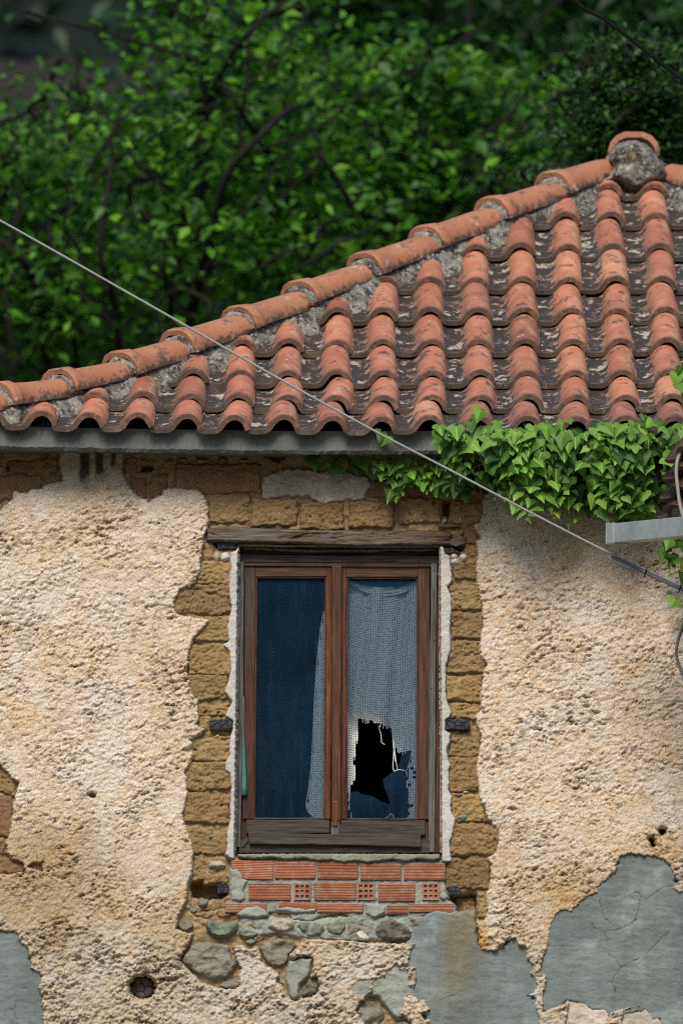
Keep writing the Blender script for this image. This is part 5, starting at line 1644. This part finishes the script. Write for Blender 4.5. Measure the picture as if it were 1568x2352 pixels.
cable("overhead_cable", [(-300, 344, -1.1), (0, 506, -1.0), (390, 727, -.85), (620, 858, -.78), (860, 990, -.70), (1020, 1073, -.64), (1240, 1189, -.57), (1400, 1271, -.52), (1490, 1313, -.50), (1580, 1356, -.48)], .0048, MT['cable'], "pale grey overhead cable slanting down across roof and wall", 80)
cb = empty("cable_bundle", tuple(P(1568, 1357, -.48)))
tag(cb, "bundle of dark grey cables tied together beside the metal gutter", "cable")
for k, (dy, dv, r) in enumerate(((0, 4, .0045), (-.010, 7, .0045), (.010, 2, .0042))):
    c = smooth_path([P(u, v + dv, y + dy) for u, v, y in ((1398 + 4 * k, 1272, -.52), (1440, 1290, -.51), (1500, 1319, -.50), (1590, 1360, -.48))], 24)
    V, q = tube_mesh("strand", c - np.array(cb.location), r, 8)
    add("strand", mesh_np("strand", V, quads=q), MT['cable_d'], cb)
c = smooth_path([P(u, v, y) for u, v, y in ((1412, 1278, -.52), (1402, 1276, -.53), (1401, 1283, -.535), (1412, 1293, -.53), (1440, 1307, -.52), (1480, 1314, -.51))], 24)
V, q = tube_mesh("loop", c - np.array(cb.location), .006, 8)
add("loop", mesh_np("loop", V, quads=q), MT['cable'], cb)
for u, v in ((1481, 1316), (1560, 1352)):
    c = [np.array(P(u, v, -.502)) + .015 * np.array([.3 * math.cos(a), math.sin(a), math.cos(a)]) for a in np.linspace(0, 6.283, 14)]
    V, q = tube_mesh("cable_tie", np.array(c) - np.array(cb.location), .003, 5)
    add("cable_tie", mesh_np("cable_tie", V, quads=q), MT['cable_b'], cb)
cable("power_line", [(1230, -60, -2.0), (1315, 0, -2.0), (1345, 22, -2.0), (1390, 46, -2.0), (1450, 92, -2.0), (1510, 140, -2.0), (1568, 185, -2.0), (1650, 250, -2.0)], .0078, MT['cable_b'], "black power line crossing the upper corner in front of the trees", 60)
cable("drop_cable", [(1590, 1005, -1.05), (1568, 1030, -1.05), (1555, 1056, -1.05), (1552, 1084, -1.05), (1555, 1120, -1.05), (1560, 1157, -1.05), (1570, 1196, -1.05), (1590, 1260, -1.05)], .0072, MT['cable'], "pale grey cable looping down in front of the ivy and gutter", 40)
cable("wall_cable", [(1572, 1400, -.40), (1569, 1431, -.40), (1557, 1468, -.40), (1552, 1500, -.40), (1559, 1531, -.40), (1569, 1556, -.40), (1574, 1600, -.40)], .0065, MT['cable_d'], "dark grey cable bulging out from the pole beside the plaster", 30)
pb = P(1600, 1700, -.42)
bm = bmesh.new()
prev = None
for z, r in ((0, .062), (.05, .062), (3.0, .058), (5.60, .054), (5.66, .054), (5.68, .050)):
    ring = [bm.verts.new((pb[0] + r * math.cos(a), pb[1] + r * math.sin(a), z)) for a in np.linspace(0, 6.283, 25)[:-1]]
    if prev:
        for k in range(24): bm.faces.new((prev[k], prev[(k + 1) % 24], ring[(k + 1) % 24], ring[k]))
    prev = ring
bm.faces.new(prev)
tag(finish(bm, "utility_pole", MT['pole'], None, smooth=True), "dark utility pole at the very edge beside the cement patch", "pole")

# gutter: open steel box running towards the viewer, with a stop end
gut = empty("gutter", tuple(P(1400, 1230, -.55)))
tag(gut, "grey square metal gutter poking in front of the ivy", "gutter")
g0 = Vector(P(1432, 1250, -.55)); g1 = Vector(P(1660, 1228, -1.15))
ax = (g1 - g0); GL = ax.length; ax.normalize()
sd = Vector((ax.y, -ax.x, 0)).normalized()
if sd.y > 0: sd = -sd
upv = Vector((0, 0, 1))
h_, w_ = .078, .085


def gpt(l, s_, z): return g0 + ax * l + sd * s_ + upv * z - Vector(gut.location)


def gut_piece(name, l0, l1, prof_, mat):
    bm = bmesh.new()
    a = [bm.verts.new(gpt(l0, s_, z)) for s_, z in prof_]; b = [bm.verts.new(gpt(l1, s_, z)) for s_, z in prof_]
    n = len(prof_)
    for k in range(n): bm.faces.new((a[k], b[k], b[(k + 1) % n], a[(k + 1) % n]))
    bm.faces.new(a[::-1]); bm.faces.new(b)
    return finish(bm, name, mat, gut, .0015)


t_ = .003
ch = [(0, 0), (w_, 0), (w_, h_), (w_ - .010, h_ + .002), (w_ - .010, h_ - .001), (w_ - t_, h_ - .004), (w_ - t_, t_), (t_, t_), (t_, h_), (0, h_)]
gut_piece("channel", .02, GL, ch, MT['metal'])
gut_piece("stop_end", -.004, .002, [(-.004, -.004), (w_ + .004, -.004), (w_ + .004, h_ + .006), (-.004, h_ + .006)], MT['metal'])
gut_piece("collar", .004, .045, [(-.003, -.003), (w_ + .003, -.003), (w_ + .003, h_ + .003), (w_ - .008, h_ + .003), (w_ - .008, 0), (0, .001), (0, h_), (-.003, h_)], MT['metal'])
gut_piece("seam", .046, .052, [(-.004, -.004), (w_ + .005, -.004), (w_ + .005, h_ + .004), (w_ - .008, h_ + .004), (w_ - .008, 0), (0, .001), (0, h_), (-.004, h_)], MT['metal'])

nb = empty("neighbouring_roof", tuple(P(1560, 1190, -.70)))
tag(nb, "edge of the neighbour's old dark brown tiled roof above the gutter", "roof")
for k in range(4):
    p = Vector(P(1510 + 13 * k, 1192 - 36 * k, -.78 - .05 * k))
    Xd = Vector((.62, -.78, .0)).normalized(); Yd = Vector((.55, .42, .72)).normalized()
    Yd = (Yd - Xd * Yd.dot(Xd)).normalized(); Zd = Xd.cross(Yd)
    for c in range(3):
        me = TILES[(k + c) % 9].copy(); me.materials.clear(); me.materials.append(MT['olddull'])
        o = add("roof_tile", me, None, nb)
        o.matrix_basis = Matrix.Translation(p - nb.location + Xd * .2 * c + Zd * .02 * k) @ Matrix((Xd, Yd, Zd)).transposed().to_4x4() @ Matrix.Diagonal((1, .5, 1, 1))

# ------------------------------------------------------------------ ground, hillside, trees
MT['ground'] = mat_plain("ground_earth", (.16, .145, .115), .95, .1, 0, .35, 1.5, .4)
MT['hill'] = mat_plain("hillside", (.012, .018, .015), .95, .05, 0, .6, .35, .5)
xs = np.linspace(-700, 700, 60); ys_ = np.linspace(-900, 900, 70)
X, Y = np.meshgrid(xs, ys_)
q, used = grid_faces(np.ones(X.shape, bool))
tag(add("ground", mesh_np("ground", np.stack([X.ravel(), Y.ravel(), (-.02 + 0 * X).ravel()], 1), quads=q), MT['ground']), kind="structure")
# wooded hillside behind the house
xs = np.linspace(-60, 60, 150); ys_ = np.linspace(13, 95, 120)
X, Y = np.meshgrid(xs, ys_)
Zh = np.where(Y > 13, (Y - 13) * .42 + 1.6 * fbm(X * .09, Y * .09, 3, 4), 0) * sm(13, 18, Y) + .5 * fbm(X * .6, Y * .6, 9, 3) - .05
q, used = grid_faces(np.ones(X.shape, bool))
tag(add("hill", mesh_np("hill", np.stack([X.ravel(), Y.ravel(), Zh.ravel()], 1), quads=q), MT['hill']), kind="structure")
# unseen hill added behind the viewer to darken the reflection in the panes
xs = np.linspace(-400, 400, 90); ys_ = np.linspace(-420, -90, 50)
X, Y = np.meshgrid(xs, ys_)
Zh = sm(-90, -260, Y) * (62 + 14 * fbm(X * .008, Y * .008, 5, 3)) + 3 * fbm(X * .05, Y * .05, 9, 3) * sm(-90, -110, Y) - .1
tag(add("hill", mesh_np("hill", np.stack([X.ravel(), Y.ravel(), Zh.ravel()], 1), quads=q if False else grid_faces(np.ones(X.shape, bool))[0]), MT['hill']), kind="structure")

MT['bark'] = mat_plain("bark", (.016, .014, .012), .95, .1, 0, .4, 18, .6)
MT['leafA'] = mat_leaf("tree_leaf", 0, 0, 0, .42, .5, tint=True)


def leaves_mesh(name, centers, size, pal, upb=.55, droop=.4, dirs=None):
    """many small folded leaves; pal = list of colours"""
    n = len(centers)
    sz = size * rng.uniform(.45, 1.4, n)
    nrm = rng.normal(size=(n, 3)); nrm[:, 2] = np.abs(nrm[:, 2]) * .8 + upb + .35; nrm[:, 1] -= .25
    nrm /= np.linalg.norm(nrm, axis=1)[:, None]
    dr = rng.normal(size=(n, 3)); dr[:, 2] -= droop
    dr -= nrm * (dr * nrm).sum(1)[:, None]; dr /= np.linalg.norm(dr, axis=1)[:, None]
    sd_ = np.cross(dr, nrm)
    L = sz[:, None]; W = L * rng.uniform(.22, .34, n)[:, None]
    base = centers - dr * L * .5
    v0 = base; v1 = base + dr * L * .42 + sd_ * W + nrm * L * .05; v2 = base + dr * L; v3 = base + dr * L * .42 - sd_ * W + nrm * L * .05
    v4 = base + dr * L * .45 - nrm * L * .05; v2 = v2 - nrm * L * .16
    v5 = base + dr * L * .70 + sd_ * W * .60 - nrm * L * .03; v6 = base + dr * L * .70 - sd_ * W * .60 - nrm * L * .03
    V = np.stack([v0, v1, v5, v2, v6, v3, v4], 1).reshape(-1, 3)
    o = np.arange(n)[:, None] * 7
    T = np.concatenate([o + np.array(t) for t in ((0, 1, 6), (1, 2, 6), (2, 3, 6), (3, 4, 6), (4, 5, 6), (5, 0, 6))])
    pal = np.array(pal)
    pick = pal[rng.integers(0, len(pal), n)] * rng.uniform(.65, 1.3, n)[:, None]
    C = np.repeat(pick, 7, axis=0)
    return mesh_np(name, V, tris=T, color=C)


def tree(name, label, base, blobs, n_clump, per, size, pal, trunk_pts, cl_r=.22, explicit=(), twigs=True, cat="tree", group=None, trunk_r=.10, wands=0):
    """trunk and limbs as tapered tubes; the crown is leaf clumps gathered round twig ends inside the given lobes"""
    root = empty(name, tuple(base))
    tag(root, label, cat, group)
    b0 = np.array(base)
    tp = smooth_path(trunk_pts, 26)
    parts = [tube_mesh("t", tp - b0, np.linspace(trunk_r * 1.0, trunk_r * .3, 26), 9)]
    nodes = [tp[i] for i in range(8, 26)]
    for pts, r in explicit:
        c = smooth_path(pts, 22) + np.array([0, -.8, 0]) * np.sin(np.linspace(0, 2.6, 22))[:, None]
        parts.append(tube_mesh("t", c - b0, np.linspace(r * .75, r * .32, 22), 7))
        nodes += [c[i] for i in range(4, 22)]
    # slender upright shoots in front
    for k in range(wands):
        c, rad = blobs[k % len(blobs)]
        p = np.array(c) + np.array([rng.uniform(-.8, .8) * rad[0], -rng.uniform(.5, .95) * rad[1], -rad[2] * 1.2])
        pts = [p]
        lean = rng.normal(size=2) * .10
        for m in range(6):
            p = p + np.array([lean[0] + rng.normal() * .06, rng.normal() * .04, rad[2] * .42]); pts.append(p)
        cc = smooth_path(pts, 20)
        parts.append(tube_mesh("t", cc - b0, np.linspace(rng.uniform(.009, .016), .004, 20), 5))
        nodes += [cc[i] for i in range(6, 20, 4)]
    # limbs to each lobe
    for (c, rad) in blobs:
        for k in range(3):
            tgt = np.array(c) + rng.normal(size=3) * np.array(rad) * .45
            nd = np.array(nodes); src = nd[np.argmin(((nd - tgt) ** 2).sum(1) + rng.uniform(0, .8, len(nd)))]
            if np.linalg.norm(tgt - src) < .15: continue
            mid = (src + tgt) / 2 + rng.normal(size=3) * .12 + np.array([0, 0, .08])
            cc = smooth_path([src, mid, tgt], 12)
            r0 = .012 + .012 * np.linalg.norm(tgt - src)
            parts.append(tube_mesh("t", cc - b0, np.linspace(r0, .006, 12), 6))
            nodes += [cc[i] for i in range(4, 12, 2)]
    nd = np.array(nodes)
    vol = np.array([np.prod(r_) ** (2 / 3) for c, r_ in blobs]); vol /= vol.sum()
    cents = []
    for k in range(n_clump):
        c, rad = blobs[rng.choice(len(blobs), p=vol)]
        d_ = rng.normal(size=3); d_ /= np.linalg.norm(d_); rr = rng.uniform(.25, 1) ** .5
        cents.append(np.array(c) + d_ * rr * np.array(rad))
    pts = []
    for cl in cents:
        src = nd[np.argmin(((nd - cl) ** 2).sum(1))]
        if twigs and rng.random() < .6:
            mid = (src + cl) / 2 + rng.normal(size=3) * .05
            cc = smooth_path([src, mid, cl], 6)
            parts.append(tube_mesh("t", cc - b0, np.linspace(.007, .003, 6), 4))
        m = rng.poisson(per) + 2
        # leaves spread along the last part of the twig in flat sprays
        ax_ = cl - src; ax_ = ax_ / (np.linalg.norm(ax_) + 1e-6)
        tt = rng.uniform(-1.2, .6, m)[:, None]
        p = cl + ax_ * tt * cl_r + rng.normal(size=(m, 3)) * cl_r * np.array([.95, .7, .20])
        pts.append(p)
    pts = np.concatenate(pts)
    V, Q = join_np(parts)
    add("trunk", mesh_np("trunk", V, quads=Q), MT['bark'], root)
    add("crown", leaves_mesh("crown", pts - b0, size, pal), MT['leafA'], root)
    return root


def lobe(u, v, y, ru, rv, ry):
    c = P(u, v, y); k = (y - CAM[1]) / 38. / S0
    return (c, (ru * k, ry, rv * k))


BRIGHT = [(.046, .155, .012), (.066, .205, .014), (.115, .31, .018), (.024, .090, .012), (.05, .165, .014)]
MID = [(.026, .08, .012), (.036, .105, .016), (.05, .135, .02), (.018, .056, .013)]
DARK = [(.008, .028, .008), (.013, .042, .010), (.02, .06, .013), (.010, .034, .012)]
DULL = [(.03, .095, .035), (.05, .13, .05), (.022, .07, .028)]


def gnd(u, y):
    p = P(u, 1500, y); return np.array([p[0], y, 0.])


def T(u, v, y): return P(u, v, y)


y = 8.0
tree("young_tree", "slender young tree with forked dark trunk behind the tiled hip", gnd(430, y),
     [lobe(330, 330, y, 190, 110, .8), lobe(560, 220, y, 190, 140, .8), lobe(640, 420, y, 170, 110, .8), lobe(420, 560, y, 230, 120, .9), lobe(700, 560, y, 130, 80, .8), lobe(520, 60, y, 170, 90, .7), lobe(260, 720, y, 220, 90, .8), lobe(560, 680, y, 130, 70, .8)],
     115, 40, .080, BRIGHT, [gnd(430, y), T(425, 1000, y), T(432, 700, y), T(448, 560, y), T(458, 430, y), T(462, 300, y), T(468, 180, y), T(470, 60, y), T(440, 10, y), T(400, -80, y)],
     .24, [([T(430, 760, y + .1), T(490, 560, y - .2), T(530, 440, y - .2), T(615, 350, y - .2), T(660, 300, y - .1), T(720, 260, y)], .036), ([T(615, 350, y - .2), T(560, 300, y - .2), T(515, 245, y), T(480, 300, y)], .022), ([T(465, 260, y), T(540, 160, y + .2), T(640, 70, y + .2), T(720, 10, y + .3)], .022), ([T(448, 560, y), T(410, 480, y), T(330, 430, y), T(250, 310, y), T(110, 250, y)], .018), ([T(432, 700, y), T(390, 520, y), T(350, 420, y)], .016), ([T(275, 900, y), T(272, 740, y), T(240, 620, y), T(265, 430, y), T(262, 330, y)], .030), ([T(400, 740, y), T(385, 660, y), T(395, 560, y)], .015)], trunk_r=.045, wands=16)
y = 9.0
tree("leafy_tree", "bright leafy tree with low hanging sprays above the middle of the roof", gnd(880, y),
     [lobe(850, 420, y, 180, 130, .9), lobe(1030, 330, y, 190, 130, .9), lobe(930, 230, y, 170, 110, .9), lobe(1120, 220, y, 150, 120, .9), lobe(760, 560, y, 170, 80, .9), lobe(1010, 480, y, 160, 90, .8), lobe(1180, 380, y, 140, 100, .8)],
     150, 34, .088, BRIGHT + MID[:3], [gnd(1010, y), T(1010, 700, y), T(1015, 560, y), T(1030, 420, y), T(1050, 260, y), T(1070, 120, y), T(1080, -40, y)], .27, [([T(1015, 520, y), T(1080, 420, y), T(1170, 330, y)], .016)], trunk_r=.035, wands=10)
y = 8.6
tree("side_tree", "green tree with a leaning dark trunk above the low end of the hip", gnd(-60, y),
     [lobe(20, 650, y, 170, 150, .9), lobe(110, 470, y, 140, 120, .8), lobe(140, 760, y, 200, 90, .9), lobe(60, 350, y, 80, 50, .6), lobe(190, 230, y, 110, 60, .6), lobe(-90, 480, y, 150, 180, .9)],
     120, 38, .078, BRIGHT + MID[:3], [gnd(-150, y), T(-90, 1000, y), T(-60, 760, y), T(-30, 560, y), T(20, 400, y), T(60, 280, y)], .24, [([T(110, 830, y), T(90, 680, y), T(30, 610, y), T(-40, 540, y)], .036), ([T(20, 400, y), T(100, 340, y), T(200, 300, y)], .014), ([T(180, 860, y), T(165, 720, y), T(130, 600, y), T(120, 500, y)], .02)], trunk_r=.07, wands=10)
y = 13.0
tree("broadleaf_tree", "tall dark broadleaf tree with large leaves at the top of the view", gnd(760, y),
     [lobe(760, 120, y, 230, 150, 1.2), lobe(980, 40, y, 220, 140, 1.2), lobe(650, 330, y, 220, 160, 1.2), lobe(860, 330, y, 230, 160, 1.2), lobe(1120, 150, y, 200, 150, 1.2), lobe(560, 520, y, 240, 150, 1.2), lobe(840, 540, y, 260, 120, 1.2), lobe(760, -160, y, 400, 160, 1.5)],
     300, 24, .125, DARK + MID[:1], [gnd(980, y), T(975, 800, y), T(965, 400, y), T(970, 180, y), T(985, 60, y), T(1000, -120, y)], .36, [([T(965, 400, y), T(1080, 300, y), T(1200, 130, y), T(1290, 20, y)], .03)], trunk_r=.075)
y = 14.5
tree("grey_green_tree", "dull grey-green tree filling the gap beside the dark bush", gnd(1330, y),
     [lobe(1250, 220, y, 200, 160, 1.2), lobe(1400, 80, y, 220, 150, 1.2), lobe(1200, 420, y, 220, 130, 1.2), lobe(1450, 280, y, 220, 180, 1.2), lobe(1560, 120, y, 180, 200, 1.2), lobe(1330, -120, y, 350, 140, 1.4)],
     250, 24, .13, DULL + DARK[1:], [gnd(1340, y), T(1330, 700, y), T(1290, 300, y), T(1240, 130, y), T(1230, 20, y), T(1240, -100, y)], .38, [([T(1290, 300, y), T(1190, 210, y), T(1120, 160, y)], .028), ([T(1290, 300, y), T(1400, 40, y), T(1568, 60, y + .2)], .024)], trunk_r=.07)
y = 4.8
tree("hawthorn_bush", "dense dark small-leaved bush rising behind the ridge end", gnd(1480, y),
     [lobe(1480, 200, y, 80, 90, .45), lobe(1420, 260, y, 80, 60, .4), lobe(1540, 260, y, 80, 100, .45), lobe(1460, 130, y, 40, 60, .3), lobe(1360, 300, y, 50, 40, .3), lobe(1420, 330, y, 90, 50, .4), lobe(1560, 150, y, 50, 60, .3), lobe(1240, 400, y, 34, 22, .2), lobe(1380, 200, y, 50, 40, .3), lobe(1500, 350, y, 110, 60, .4)],
     300, 26, .042, [(.016, .05, .012), (.022, .07, .014), (.03, .09, .016), (.05, .125, .022), (.012, .04, .014)], [gnd(1480, y), T(1480, 800, y), T(1478, 420, y), T(1482, 260, y), T(1470, 120, y)], .11, [([T(1480, 560, y), T(1380, 460, y), T(1250, 410, y)], .014)], cat="bush", trunk_r=.05)
y = 17.
tree("far_tree", "far dark tree standing on the slope behind the young tree", gnd(380, y),
     [lobe(420, 560, y, 260, 160, 1.5), lobe(200, 700, y, 240, 140, 1.5), lobe(420, 320, y, 200, 140, 1.4), lobe(600, 120, y, 190, 150, 1.4), lobe(60, 760, y, 180, 140, 1.4), lobe(330, 420, y, 160, 110, 1.4)],
     150, 24, .16, DARK[:2], [gnd(380, y), T(380, 800, y), T(400, 500, y), T(420, 250, y)], .42, trunk_r=.09)

y = 11.
tree("edge_tree", "dark green tree leaning in from beyond the low corner of the roof", gnd(-420, y),
     [lobe(-420, 500, y, 330, 200, 1.4), lobe(-300, 250, y, 260, 160, 1.3), lobe(-180, 650, y, 260, 160, 1.2), lobe(-600, 350, y, 280, 220, 1.4)],
     170, 30, .10, MID + DARK, [gnd(-420, y), T(-420, 900, y), T(-400, 500, y), T(-380, 200, y)], .36, trunk_r=.08)
y = 12.
tree("edge_tree", "dark tree standing behind the small-leaved bush at the ridge side", gnd(1880, y),
     [lobe(1880, 300, y, 320, 220, 1.4), lobe(1740, 120, y, 220, 160, 1.3), lobe(2050, 500, y, 300, 220, 1.4), lobe(1780, 450, y, 240, 150, 1.2)],
     170, 30, .10, MID + DARK, [gnd(1880, y), T(1880, 900, y), T(1880, 500, y), T(1850, 150, y)], .36, trunk_r=.08)

# scrub and woods covering the slope
n = 16000
sx = rng.uniform(-16, 16, n); sy = 19 + 60 * rng.random(n) ** 1.3
iz = (sy - 13) * .42 + 1.6 * fbm(sx * .09, sy * .09, 3, 4)
clump = fbm(sx * .5, sy * .35, 77, 3)
sz_ = iz + np.clip(clump + .25, 0, 1) * 2.6 * rng.random(n) + .1
keep = clump > -.12
cen = np.stack([sx, sy, sz_], 1)[keep]
o = add("woods", leaves_mesh("woods", cen, .42, [(.005, .013, .007), (.008, .019, .009), (.005, .011, .009), (.012, .025, .010)]), MT['leafA'])
tag(o, "dark woods on the slope beyond the trees", "woods", kind="stuff")
# dry stone terrace on the slope, seen through the leaves
MT['terrace'] = mat_stone("terrace_stone", (.020, .018, .019), (.042, .036, .036))
for k, (u0, v0, u1, v1, y, lab) in enumerate(((-160, 300, 130, 372, 24., "low brownish terrace wall seen through the leaves at mid height"), (-60, 140, 560, 196, 27., "higher brownish terrace wall in the dark gap above the young tree"))):
    bm = bmesh.new()
    n = 26
    a = []
    for i in range(n + 1):
        u = u0 + (u1 - u0) * i / n
        p = P(u, v0 + random.uniform(-6, 6), y + random.uniform(-.05, .05)); b = P(u, v1 + 30, y)
        a.append([bm.verts.new(p), bm.verts.new((b[0], b[1], b[2] - 1.2)), bm.verts.new((p[0], p[1] + .7, p[2]))])
    for p_, q_ in zip(a[:-1], a[1:]):
        bm.faces.new((p_[0], q_[0], q_[1], p_[1])); bm.faces.new((p_[0], p_[2], q_[2], q_[0]))
    tag(finish(bm, "terrace_wall", MT['terrace'], None), lab, "wall", "terrace walls on the slope")
